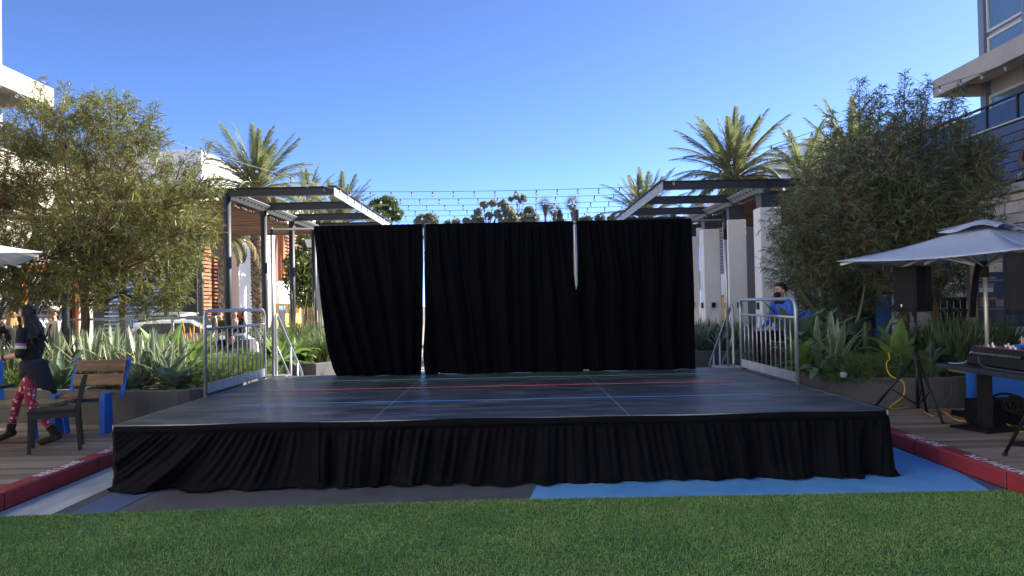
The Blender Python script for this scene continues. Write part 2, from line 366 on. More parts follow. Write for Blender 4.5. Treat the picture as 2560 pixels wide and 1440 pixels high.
# ================================================================== THE STAGE
H = 3.6576; Y0, Y1 = 7.0, 11.877; ZT = .61
st = thing('stage', 'low black platform stage with a scuffed deck and coloured tape lines', 'stage', (0, 9.4, 0))
for i in range(3):
    for j in range(4):
        x0 = -H+i*2.4384; y0 = Y0+j*1.2192; mb = MB(); mb.box((x0+.003, y0+.003, .57), (x0+2.4354, y0+1.2162, ZT)); part('deck_panel', mb, K['stage'], st, bevel=.003)
mb = MB()
for i in (1, 2): mb.box((-H+i*2.4384-.009, Y0, .575), (-H+i*2.4384+.009, Y1, ZT+.0006))
for j in (1, 2, 3): mb.box((-H, Y0+j*1.2192-.0022, .575), (H, Y0+j*1.2192+.0022, ZT+.0004))
part('seam_strip', mb, K['alu'], st)
mb = MB(); mb.box((-H-.008, Y0-.006, .565), (H+.008, Y0, ZT-.0006)); mb.box((-H-.012, Y1, .565), (H+.012, Y1+.012, ZT+.001))
mb.box((-H-.012, Y0, .565), (-H, Y1, ZT+.001)); mb.box((H, Y0, .565), (H+.012, Y1, ZT+.001)); part('edge_trim', mb, K['alu'], st)
for nm, yy, xa, xb, mt in (('blue', 8.38, -3.02, 3.02, 'tape_b'), ('red', 9.80, -3.08, 3.03, 'tape_r'), ('green', 10.92, -3.05, 3.0, 'tape_g')):
    mb = MB(); mb.box((xa, yy-.0125, ZT), (xb, yy+.0125, ZT+.0025)); o = part('tape_line', mb, K[mt], st); o['label'] = nm+' tape line along the stage'
for x in (-3.55, -1.22, 1.22, 3.55):
    for y in (7.3, 9.4, 11.6):
        mb = MB(); mb.cyl((x, y, 0), (x, y, .57), .025, n=8); part('leg', mb, K['galv'], st)
for x in (-H+.02, H-.02):
    mb = MB(); mb.box((x-.01, Y0+.5, .02), (x+.01, Y1-.05, .565)); part('side_panel', mb, K['blacksteel'], st)

# gathered cloth: returns a grid of points. path(s)-> xy at the top, normal outwards
def cloth(path, ztop, zbot, n, m, seed, lean=None, amp=.05, flare=.08, pool=.05, bulge=None, ends=None):
    r = np.random.default_rng(seed); L = np.concatenate([[0], np.cumsum(np.linalg.norm(np.diff(path, axis=0), axis=1))])
    s = np.linspace(0, L[-1], n); X = np.interp(s, L, path[:, 0]); Yv = np.interp(s, L, path[:, 1])
    tx = np.gradient(X); ty = np.gradient(Yv); ll = np.hypot(tx, ty); tx /= ll; ty /= ll; nx, ny = ty, -tx
    P = np.zeros((m, n, 3))
    def bands(ss, lo, hi, k, seed2):
        rr = np.random.default_rng(seed2); o = 0
        for _ in range(k): o = o+np.sin(ss*rr.uniform(lo, hi)*2*np.pi+rr.uniform(0, 6.3)+.9*np.sin(ss*rr.uniform(.6, 1.6)*2*np.pi+rr.uniform(0, 6)))
        return o/k**.5
    for i in range(m):
        t = i/(m-1)                                  # 0 top, 1 bottom
        sh = lean(s, t) if lean is not None else 0
        ss = s+sh
        fine = bands(ss, 9, 15, 3, seed+1)*.015*min(1, t*7)*(1-.55*t)
        mid = bands(ss, 3.2, 5.5, 3, seed+2)*amp*.5*min(1, t*2.5)
        big = bands(ss, 1.0, 2.2, 3, seed+3)*amp*(t**1.2)
        crisp = np.abs(np.sin(ss*2*np.pi*2.1+1.7*np.sin(ss*3.1+seed)))**.6*amp*.5*t**.8
        o = fine+mid+big-crisp+flare*t**1.5+.012
        if t > .86: o = o+pool*((t-.86)/.14)**1.5*(1+.6*bands(s, .8, 2.6, 2, seed+4))
        if bulge is not None: o = o+bulge(s, t)
        if ends is not None: o = .012+(o-.012)*ends(s)
        z = ztop+(zbot-ztop)*min(1, t/.97)
        z = np.full(n, z)+(bands(s, .4, 1.1, 2, seed+6)*.012*(t > .9))
        if t >= .97: z = np.maximum(.006, z*0+zbot+.004+.012*np.abs(bands(s, 2, 5, 2, seed+9)))
        P[i, :, 0] = X+nx*o; P[i, :, 1] = Yv+ny*o; P[i, :, 2] = z
    return P
def drape_obj(P, mat, nm, parent, th=.004):
    mb = MB(); mb.grid(P, flip=True); o = part(nm, mb, mat, parent, smooth=True); s = o.modifiers.new('thick', 'SOLIDIFY'); s.thickness = th; s.offset = 0; return o
def skirt(nm_label, path, seed, lean, n, ends=None, bulge=None):
    t = thing('stage_skirt', nm_label, 'stage skirt', (float(path[:,0].mean()), Y0-.02, 0), group='cloth skirts round the stage front')
    drape_obj(cloth(path, .545, 0.012, n, 34, seed, lean, amp=.044, flare=.050, pool=.07, bulge=bulge, ends=ends), K['skirt'], 'gathered_cloth', t)
    L = np.concatenate([[0], np.cumsum(np.linalg.norm(np.diff(path, axis=0), axis=1))]); s = np.linspace(0, L[-1], 160)
    X = np.interp(s, L, path[:,0]); Yv = np.interp(s, L, path[:,1]); up = .6085+.005*np.sin(s*1.9+seed)+.004*np.sin(s*4.3+1.3*seed)
    P = np.stack([np.stack([X, Yv-.012, up], 1), np.stack([X, Yv-.020, up-.035], 1), np.stack([X, Yv-.022-.004*np.sin(s*40), up*0+.535], 1)])
    drape_obj(P, K['skirt'], 'header_band', t, .006)
pL = np.array([(-3.69, 7.9), (-3.69, 7.06), (-3.64, 6.985), (-1.70, 6.975)])
pR = np.array([(-1.74, 6.985), (3.62, 6.985), (3.69, 7.06), (3.70, 7.9)])
skirt('black gathered cloth skirt with slanting folds at the stage corner beside the bench', pL, 3, lambda s, t: .75*(t**.9)*np.clip(1-(s-.85)/2.0, 0, 1), 420, ends=lambda s: np.clip((s-.80)/.25, .1, 1),
      bulge=lambda s, t: -.05*np.sin(math.pi*t)*np.exp(-((s-.9)/.22)**2))
skirt('long black gathered cloth skirt ending at the stage corner by the speaker tripod', pR, 11, lambda s, t: .10*t*np.sin(s*1.3), 900, ends=lambda s: np.clip((5.52-s)/.25, .22, 1),
      bulge=lambda s, t: .035*np.sin(math.pi*min(1, t*1.0)**.8)*np.exp(-((s-5.45)/.16)**2)+.02*np.sin(3.1*t+s*2.0)*t)

# pipe and drape at the back
YB = 11.78
dr = thing('drape_frame', 'pale metal pipe frame that carries the black curtains', 'frame', (0, YB, ZT))
ux = [float(at(681, 750, 11.78)[0]), -1.215, 1.185, float(at(1817, 750, 11.78)[0])]; ZP = 2.925
for x in ux:
    mb = MB(); mb.cyl((x, YB, ZT), (x, YB, ZP+.03), .024, n=12); part('upright', mb, K['alu'], dr, smooth=True)
    mb = MB(); mb.box((x-.2, YB-.05, ZT+.003), (x+.2, YB+.3, ZT+.018)); part('base_plate', mb, K['alu'], dr)
mb = MB(); mb.add([(-1.245,YB-.09,ZT+.003),(-1.19,YB-.12,ZT+.003),(-1.17,YB-.09,ZT+.003),(-1.235,YB-.055,ZT+.17),(-1.215,YB-.055,ZT+.17)], [(0,1,2,4,3),(0,3,1),(1,4,2),(0,2,4,3)]); part('foot_bracket', mb, K['badge'], dr)
for a, b_ in zip(ux[:-1], ux[1:]):
    mb = MB(); mb.cyl((a+.02, YB, ZP), (b_-.02, YB, ZP), .019, n=10); part('crossbar', mb, K['alu'], dr, smooth=True)
mb = MB(); mb.cyl((ux[3], YB, 2.62), (ux[3], YB, 3.08), .030, n=10); part('black_sleeve', mb, K['blacksteel'], dr, smooth=True)
mb = MB(); mb.cyl((ux[0], YB, 2.84), (ux[0], YB, 2.93), .026, n=10); part('tape_wrap', mb, K['blacksteel'], dr, smooth=True)
def curtain(label, L, Rr, seed, n, lean=None):
    """L, R: lists of (t, x) for the two side edges"""
    lt, lx = zip(*L); rt, rx = zip(*Rr); m = 44; r = np.random.default_rng(seed)
    c = thing('stage_curtain', label, 'curtain', (float(np.mean(lx+rx)), YB, ZP), group='black curtains behind the stage')
    P = np.zeros((m, n, 3)); u = np.linspace(0, 1, n); wd = rx[0]-lx[0]
    ph = r.uniform(0, 6.3, 12); fr = r.uniform(.8, 1.2, 12)
    for i in range(m):
        t = i/(m-1); a = np.interp(t, lt, lx); b = np.interp(t, rt, rx); z = ZP+.025+(ZT-.001-ZP-.025)*min(1, t/.985)
        s = u*wd+(lean(u, t) if lean else 0); wob = .14*np.sin(2.1*t+ph[3])*np.sin(2*s+ph[4])
        ss = s+wob
        fine = .010*np.sin(ss*2*np.pi*9*fr[0]+ph[0]+2*np.sin(3*s+ph[7]))*(1-t)**1.2+.006*np.sin(ss*2*np.pi*15*fr[5]+ph[6])*(1-t)**2
        mid = .036*np.sin(ss*2*np.pi*3.1*fr[1]+ph[1]+1.2*np.sin(2.3*s+ph[8]))*min(1, t*2.2)
        big = .055*np.sin(ss*2*np.pi*1.15*fr[2]+ph[2])*t
        crisp = -.05*np.abs(np.sin(ss*2*np.pi*1.45*fr[9]+ph[9]))**.55*t**.7-.03*np.abs(np.sin(ss*2*np.pi*2.6*fr[10]+ph[10]))**.5*min(1, 3*t)*.8
        P[i, :, 0] = a+(b-a)*u; P[i, :, 1] = YB-.050-.12*min(1, t*2.2)-(fine+mid+big+crisp)*np.clip(np.minimum(u, 1-u)*14, .25, 1)*(1 if t > .03 else .35)-.10*max(0, t-.93)*10*.12
        P[i, :, 2] = z+.006*np.sin(s*7+ph[5])*(t > .97)
    drape_obj(P, K['velvet'], 'drape', c, .006)
    mb = MB(); 
    for k in range(40):
        pass
    s = np.linspace(0, 1, 90); ang = np.linspace(-1.2, 4.4, 7); G = np.zeros((7, 90, 3))
    for i, a_ in enumerate(ang):
        rr = .027+.003*np.sin(s*wd*70+ph[1]); G[i, :, 0] = lx[0]+(rx[0]-lx[0])*s; G[i, :, 1] = YB-np.cos(a_)*rr-.004; G[i, :, 2] = ZP+.012+np.sin(a_)*rr
    drape_obj(G, K['velvet'], 'rod_pocket', c, .003)
def X_at(px, py): return float(at(px, py, YB)[0])
ed = lambda pts: [((py-560)/(932-560), X_at(px, py)) for px, py in pts]
curtain('black curtain beside the bare pipe, its lower corner swept inwards', ed([(786,560),(803,700),(813,780),(825,860),(838,905),(850,932)]), ed([(1058,560),(1060,650),(1060,800),(1055,932)]), 5, 300, lean=lambda u, t: -.25*t*(1-u))
curtain('black curtain hung between the two narrow gaps, its folds swept sideways low down', ed([(1065,560),(1064,650),(1065,800),(1060,880),(1066,932)]), ed([(1432,560),(1433,690),(1439,735),(1450,850),(1456,932)]), 9, 400, lean=lambda u, t: -.3*t*u)
curtain('black curtain nearest the white columns', ed([(1441,560),(1442,715),(1434,745),(1420,820),(1415,932)]), ed([(1727,560),(1729,700),(1733,932)]), 14, 320, lean=lambda u, t: -.12*t*t*u)

# guard rails on the two stage sides
def guard(label, x, ya, yb):
    g = thing('guard_rail', label, 'guard rail', (x, (ya+yb)/2, ZT), group='guard rails at the stage sides'); r = .024; z0, z1 = ZT-.06, ZT+1.06
    path = [(x,ya,z0),(x,ya,z1-.16)]+[(x,ya+.12-.12*math.cos(a),z1-.12+.12*math.sin(a)) for a in np.linspace(0,math.pi/2,6)]
    path += [(x,yb-.12+.12*math.sin(a),z1-.12+.12*math.cos(a)) for a in np.linspace(0,math.pi/2,6)]+[(x,yb,z1-.16),(x,yb,z0)]
    mb = MB(); mb.tube(path, r, 10); part('frame_tube', mb, K['galv'], g, smooth=True)
    mb = MB(); mb.cyl((x,ya+.02,z1-.225),(x,yb-.02,z1-.225), .018, n=10); part('mid_rail', mb, K['galv'], g, smooth=True)
    n = 11
    for i in range(n):
        y = ya+(yb-ya)*(i+1)/(n+1); mb = MB(); mb.cyl((x,y,ZT+.14),(x,y,z1-.235), .0095, n=8); part('baluster', mb, K['galv'], g, smooth=True)
    mb = MB(); mb.box((x-.012,ya+.02,ZT+.035),(x+.012,yb-.02,ZT+.155)); part('toe_plate', mb, K['galv'], g)
guard('grey tubular guard rail on the stage side nearest the wooden bench', -3.69, 9.26, 11.55)
guard('pale grey tubular guard rail on the stage side nearest the white columns', 3.63, 9.20, 11.50)

# stairs behind the stage
def stairs(label, sx):
    s = thing('stage_stairs', label, 'stairs', (sx*3.1, 12.4, 0), group='stairs behind the stage')
    for i in range(3):
        mb = MB(); mb.box((sx*3.1-.45, 11.93+i*.27, .43-i*.16), (sx*3.1+.45, 12.22+i*.27, .46-i*.16)); part('tread', mb, K['stage'], s)
    xr = sx*3.63
    A, B = V(xr,11.93,1.62), V(xr,13.3,.60)
    mb = MB(); mb.tube(smoothpath([(xr,11.92,.62),(xr,11.92,1.0),(xr,11.92,1.45),(xr,11.96,1.58),(xr,12.1,1.50),(xr,12.7,1.05),(xr,13.3,.60),(xr,13.42,.42),(xr,13.43,.05)], 6), .023, 10); part('handrail', mb, K['galv'], s, smooth=True)
    mb = MB(); mb.cyl((xr,11.94,1.08),(xr,13.0,.28), .018, n=8); part('mid_rail', mb, K['galv'], s, smooth=True)
    for y, zt in ((12.72, 1.03), (13.12, .73)):
        mb = MB(); mb.cyl((xr,y,.02),(xr,y,zt), .019, n=8); part('strut', mb, K['galv'], s, smooth=True)
stairs('steps with a bent tubular handrail behind the stage, on the bench side', -1)
stairs('steps with a bent tubular handrail behind the stage, on the white column side', 1)
# ================================================================== BUILDINGS BESIDE THE PLAZA
def slab_mb(lo, hi): mb = MB(); mb.box(lo, hi); return mb
def window(parent, sx, x, ya, yb, z0, z1, glass, fr='paleframe', name='window'):
    """a window in a wall whose outer face is the plane x; sx = the side the wall looks to"""
    fo = part(name, MB().box((min(x, x+sx*.012), ya+.05, z0+.05), (max(x, x+sx*.012), yb-.05, z1-.05)), K[glass], parent)
    mb = MB(); t = .06
    xa, xb = sorted((x-sx*.01, x+sx*.05))
    for lo, hi in (((ya, z0), (yb, z0+t)), ((ya, z1-t), (yb, z1)), ((ya, z0+t), (ya+t, z1-t)), ((yb-t, z0+t), (yb, z1-t))):
        mb.box((xa, lo[0], lo[1]), (xb, hi[0], hi[1]))
    part('window_frame', mb, K[fr], fo); return fo
def plaza_building(sx, XW, XT, XF, YE, YT, zs, labels):
    """low shop wing (wall face at XW) with a terrace, and a glazed tower (face at XT) above it. sx: the side it stands on"""
    o = lambda a, b: tuple(sorted((a, b)))
    shop = thing('shop_wing', labels[0], 'building', (sx*XW, 8, 0))
    xa, xb = o(sx*(XW+.12), sx*(XW+8)); part('wall', MB().box((xa, -6, 0), (xb, YE, 4.0)), K['stone' if sx > 0 else 'creamst'], shop)
    xa, xb = o(sx*(XW+.06), sx*(XW+8)); part('upper_wall', MB().box((xa, -6, 4.0), (xb, YE, zs['p'])), K['joint'], shop)
    # cladding boards with open joints
    z = 4.10; rows = 6; hh = (zs['p']-.03-z)/rows; r = random.Random(3)
    for k in range(rows):
        y = -3.0-r.uniform(0, 2)
        while y < YE-.2:
            ln = r.uniform(2.0, 3.0); y1 = min(y+ln, YE); xa, xb = o(sx*XW, sx*(XW+.06))
            part('cladding_panel', MB().box((xa, y+.006, z+k*hh+.012), (xb, y1-.006, z+(k+1)*hh-.006)), K['bluegrey' if sx > 0 else 'creamst'], shop); y = y1
    xa, xb = o(sx*(XW-.10), sx*(XW+.12)); part('lower_trim', MB().box((xa, -6, 3.86), (xb, YE+.02, 4.03)), K['taupe'], shop)
    xa, xb = o(sx*(XW-.04), sx*(XW+.1)); part('coping', MB().box((xa, -6, zs['p']), (xb, YE+.02, zs['p']+.03)), K['paleframe'], shop)
    # terrace railing
    rl = thing('terrace_railing', labels[3], 'railing', (sx*(XW+.06), 12, zs['p']))
    y = -2.0
    while y < YE-.4:
        xa, xb = o(sx*(XW+.03), sx*(XW+.09)); part('railing_post', MB().box((xa, y-.03, zs['p']+.03), (xb, y+.03, zs['r'])), K['blacksteel'], rl)
        if y+1.05 < YE: 
            xa, xb = o(sx*(XW+.05), sx*(XW+.07)); part('railing_pane', MB().box((xa, y+.045, zs['p']+.06), (xb, y+1.02, zs['r']-.06)), K['darkglass'], rl)
        y += 1.065
    xa, xb = o(sx*(XW+.025), sx*(XW+.095)); part('top_rail', MB().box((xa, -2.1, zs['r']), (xb, YE-.02, zs['r']+.04)), K['blacksteel'], rl)
    tw = thing('glazed_tower', labels[1], 'building', (sx*XT, 10, 4))
    xa, xb = o(sx*(XT+.15), sx*(XT+16)); part('wall', MB().box((xa, -6, zs['p']-.2), (xb, YT, 14.2)), K['greyst' if sx > 0 else 'white'], tw)
    wy = YT
    # corner pier, piers and spandrels stand proud of the wall core, glass between
    fm = 'frame' if sx > 0 else 'white'
    xa, xb = o(sx*XT, sx*(XT+.15))
    part('corner_pier', MB().box((xa, YT-.22, zs['p']-.2), (xb, YT, 14.2)), K[fm], tw)
    y = YT-.22; k = 0
    while y > 8:
        y1 = y-1.55
        for za, zb in ((zs['p']+.1, zs['f0']-.08), (zs['f1']+.04, zs['f1']+1.0), (zs['f1']+1.12, zs['f1']+2.6), (zs['f1']+2.72, zs['f1']+3.6), (zs['f1']+3.7, zs['f1']+5.0)):
            window(tw, -sx, sx*(XT+.10), y1+.06, y-.06, za, zb, 'skyglass' if k else 'glass')
        part('mullion', MB().box((xa, y1-.05, zs['p']-.2), (xb, y1+.05, 14.2)), K[fm], tw)
        y = y1-.05; k += 1
    part('spandrel', MB().box((o(sx*(XT+.05), sx*(XT+.15))[0], 8, zs['f1']-.1), (o(sx*(XT+.05), sx*(XT+.15))[1], YT-.22, zs['f1']+.02)), K[fm], tw)
    # balcony: fascia and soffit
    fz0, fz1 = zs['f0'], zs['f1']; cm = 'taupe' if sx > 0 else 'creamst'
    y = YT+.1
    bal = MB(); xa, xb = o(sx*XF, sx*(XF+.16))
    for ln in (2.9, 3.2, 3.2, 3.2):
        part('balcony_fascia', MB().box((xa, y-ln+.004, fz0), (xb, y-.004, fz1)), K[cm], tw, bevel=.01); y -= ln
    xa, xb = o(sx*(XF+.16), sx*(XT+.05)); part('soffit', MB().box((xa, 6, fz1-.14), (xb, YT-.06, fz1-.02)), K['creamst'], tw)
    part('end_fascia', MB().box((xa, YT-.058, fz0), (xb, YT+.096, fz1)), K[cm], tw)
    return shop, tw
shopR, towR = plaza_building(1, 11.0, 12.6, 11.4, 21.6, 19.9, dict(p=5.37, r=5.93, f0=6.90, f1=7.35),
    ('two storey shop wing with blue grey cladding over pale stone, behind the dark tree', 'glazed grey tower with a taupe balcony slab above the blue grey shop wing', '', 'black terrace railing with dark panes above the blue grey cladding'))
shopL, towL = plaza_building(-1, 10.6, 12.1, 10.9, 19.6, 18.2, dict(p=5.15, r=5.72, f0=6.66, f1=7.12),
    ('shop wing with orange trim and black and white mural behind the walking woman', 'white tower with a cream balcony slab above the feathery tree', '', 'black terrace railing with dark panes behind the feathery tree'))
part('added_shade_block', slab_mb((11.2, 21.7, 0), (19, 26.5, 6.6)), K['greyst'], shopR)  # block added out of view behind the tree, keeping the white columns shaded
# pale stone blocks on the right shop wall
r_ = random.Random(5); z = 1.9
while z < 3.78:
    y = 13.2; hh = r_.uniform(.16, .30)
    if z+hh > 3.84: hh = 3.85-z
    while y < 18.6:
        ln = r_.uniform(.22, .6); mb = MB(); dx = r_.uniform(0, .05); c = V(11.06, y+ln/2, z+hh/2)
        pts = []
        for sxx in (0, 1):
            for (a, b) in ((-1,-1),(1,-1),(1,1),(-1,1)):
                pts.append((11.125-(.05+dx)*sxx, c[1]+a*(ln/2-.008-r_.uniform(0,.02)), c[2]+b*(hh/2-.006-r_.uniform(0,.015))))
        mb.add(pts, [(3,2,1,0),(4,5,6,7),(0,1,5,4),(1,2,6,5),(2,3,7,6),(3,0,4,7)]); part('stone', mb, K['stone'], shopR, bevel=.008); y += ln
    z += hh
# shop emblem and lettering at the picture's edge
em = thing('shop_sign', 'brown emblem and pale lettering on the blue grey cladding', 'sign', (10.98, 15.9, 4.6))
K['brown'] = M('brown_sign_metal', (.10,.05,.035), .5); K['gold'] = M('pale_gold_lettering', (.62,.52,.30), .5)
def arc_plate(cy, cz, ra, rb, a0, a1, n=10):
    mb = MB(); G = []
    for a in np.linspace(a0, a1, n): G.append([(10.95, cy+math.cos(a)*rb, cz+math.sin(a)*rb), (10.95, cy+math.cos(a)*ra, cz+math.sin(a)*ra)])
    G2 = [[(10.99, p[1], p[2]) for p in row] for row in G]; mb.grid(G); mb.grid(G2, flip=True)
    mb.grid([[row[0] for row in G], [row[0] for row in G2]]); mb.grid([[row[1] for row in G2], [row[1] for row in G]]); return mb
part('emblem_ring', arc_plate(15.72, 4.88, .10, .24, .4, 5.6), K['brown'], em); part('emblem_bar', arc_plate(15.80, 4.52, .08, .22, -2.9, 1.2), K['brown'], em)
text_mesh('\u2022 M', .17, Matrix(((0,0,-1,10.972),(-1,0,0,16.17),(0,1,0,4.12),(0,0,0,1))), K['gold'], 'lettering', em, .004)
# mural panels and orange trim on the left shop front
xm = -10.70
for (ya, yb, z0, z1, nm, mt) in ((9, 19.5, 2.62, 2.78, 'orange_trim', 'orange'), (16.55, 16.75, .1, 2.62, 'orange_post', 'orange'), (14.4, 14.55, .1, 2.62, 'orange_post', 'orange'), (18.6, 18.75, .1, 2.62, 'orange_post', 'orange')):
    part(nm, slab_mb((xm, ya, z0), (xm+.10, yb, z1)), K[mt], shopL)
for (ya, yb) in ((12.6, 14.38), (14.57, 16.53), (16.77, 18.58)):
    part('mural_panel', slab_mb((xm, ya, .3), (xm+.03, yb, 2.6)), K['mural_k'], shopL)
    for k in range(9):
        a = .35+k*.24; mb = MB()
        dirn = 1 if k % 2 == 0 else -1
        for q in range(4):
            y0 = ya+.1+(yb-ya-.2)*((k*.37+q*.13) % .8); z0 = a; mb.bar((xm+.034, y0, z0), (xm+.034, min(yb-.05, y0+.22), z0+.22*dirn+.02), .004, .045)
        part('mural_stripe', mb, K['mural_w'], shopL)
    part('mural_block', slab_mb((xm+.03, ya+.2, .4), (xm+.036, ya+.62, .95)), K['mural_w'], shopL)

# apartment blocks further back
def slats_x(parent, x, ya, yb, z0, z1, step, h, mat, proud=.05, sx=1):
    me = None; z = z0
    while z < z1:
        mb = MB(); xa, xb = sorted((x, x+sx*proud)); mb.box((xa, ya, z), (xb, yb, z+h))
        if me is None: o = part('slat', mb, K[mat], parent); me = o.data; zz = z
        else: o = link('slat', me, parent, (0, 0, z-zz))
        z += step
def balcony(parent, xa, xb, ya, yb, z, hh=.95):
    part('balcony_slab', slab_mb((xa, ya, z-.14), (xb, yb, z)), K['darksteel'], parent)
    mb = MB()
    for k in range(8): zz = z+.08+k*(hh-.12)/7; mb.box((xa, ya, zz), (xb, ya+.03, zz+.045)); mb.box((xb-.03, ya+.03, zz), (xb, yb, zz+.045)); mb.box((xa, ya+.03, zz), (xa+.03, yb, zz+.045))
    part('balcony_slats', mb, K['blacksteel'], parent)
    mb = MB()
    for (x, y) in ((xa-.002, ya-.02), (xb+.002, ya-.02), ((xa+xb)/2, ya-.02)): mb.box((x-.025, y, z-.1), (x+.025, y+.05, z+hh))
    part('balcony_posts', mb, K['blacksteel'], parent)
def apartment(sx, label):
    A = thing('apartment_building', label, 'building', (sx*16, 42, 0)); g = lambda a, b: tuple(sorted((sx*a, sx*b)))
    w1, w2 = ('white', 'greyst') if sx < 0 else ('white', 'white'); oc, bw = ('ochre', w1) if sx < 0 else ('greyst', 'darkbrick')
    def bx(nm, xa, xb, ya, yb, z0, z1, mt, **k): a, b = g(xa, xb); return part(nm, slab_mb((a, ya, z0), (b, yb, z1)), K[mt], A, **k)
    bx('wall', 13.1, 26, 32, 60, 0, 6.2, 'darkbrick' if sx < 0 else 'greyst')
    bx('parapet', 12.7, 26.2, 31.6, 39, 7.0, 8.35, w1); bx('upper_wall', 13.05, 26, 31.9, 60, 6.2, 7.0, 'creamst' if sx < 0 else 'taupe')
    bx('parapet', 12.9, 26.2, 39.2, 60, 6.6, 7.9, w1)
    bx('pier', 12.3, 13.1, 34.7, 36.4, 0, 7.0, w1)
    bx('bay_wall', 12.1, 13.1, 37.2, 39.4, 0, 6.8, bw); bx('brick_face', 12.12, 13.08, 37.17, 37.2, .2, 6.6, 'darkbrick')
    balcony(A, *g(12.35, 13.05), 36.45, 37.12, 2.35); balcony(A, *g(12.35, 13.05), 36.45, 37.12, 4.55)
    for z in (.5, 2.5, 4.7): bx('window', 12.45, 12.95, 37.14, 37.165, z, z+1.6, 'skyglass')
    slats_x(A, sx*13.1, 32.1, 33.3, .5, 6.0, .165, .11, 'rustslat' if sx < 0 else 'brownslat', .10, -sx)
    slats_x(A, sx*13.1, 33.6, 34.6, .5, 6.0, .165, .08, 'rustslat' if sx < 0 else 'brownslat', .12, -sx)
    bx('brick_panel', 13.02, 13.1, 41.2, 43.6, 3.2, 6.4, 'brickred' if sx < 0 else 'darkbrick')
    slats_x(A, sx*13.1, 43.9, 47.2, 3.2, 6.4, .2, .12, 'rustslat' if sx < 0 else 'brownslat', .14, -sx)
    bx('post', 12.9, 13.1, 43.65, 43.85, 3.1, 6.5, 'orange' if sx < 0 else 'darksteel')
    bx('balcony_front', 12.2, 13.1, 40.4, 47.6, 1.9, 3.1, w1); bx('ochre_wall', 13.04, 13.1, 40.4, 47.6, .1, 1.9, 'ochre')
    for y in (41, 43, 45): bx('opening', 13.0, 13.04, y, y+1.2, .1, 1.8, 'darkglass')
    bx('side_wall', 13.02, 13.1, 48.2, 59, .1, 6.3, oc)  # white column side: shade over white stucco is put into the grey colour
    for y in (49.5, 52, 55):
        for z in (.6, 3.6): bx('window', 12.98, 13.02, y, y+1.3, z, z+1.7, 'skyglass')
    # louvred glass room in front
    bx('frame_post', 13.3, 13.5, 29.9, 30.1, 0, 4.9, 'darksteel'); bx('frame_post', 15.9, 16.1, 29.9, 30.1, 0, 4.9, 'darksteel')
    bx('canopy', 11.9, 17.4, 28.8, 31.5, 4.9, 5.06, 'lightsteel')
    a, b = g(13.5, 15.9); part('window', slab_mb((a, 30.05, .3), (b, 30.08, 3.1)), K['skyglass'], A)
    a, b = g(13.5, 15.9); part('timber_panel', slab_mb((a, 30.0, 3.15), (b, 30.08, 4.85)), K['brownslat'], A)
    me = None
    for k in range(17):
        z = .35+k*.16
        if me is None: o = part('louvre', slab_mb((a, 29.9, z), (b, 29.98, z+.055)), K['paleframe'], A); me = o.data; zz = z
        else: link('louvre', me, A, (0, 0, z-zz))
    return A
apartment(-1, 'white and brown apartment block with sunlit rust slats behind the steel post pergola')
apartment(1, 'shaded white apartment block behind the white pergola columns')

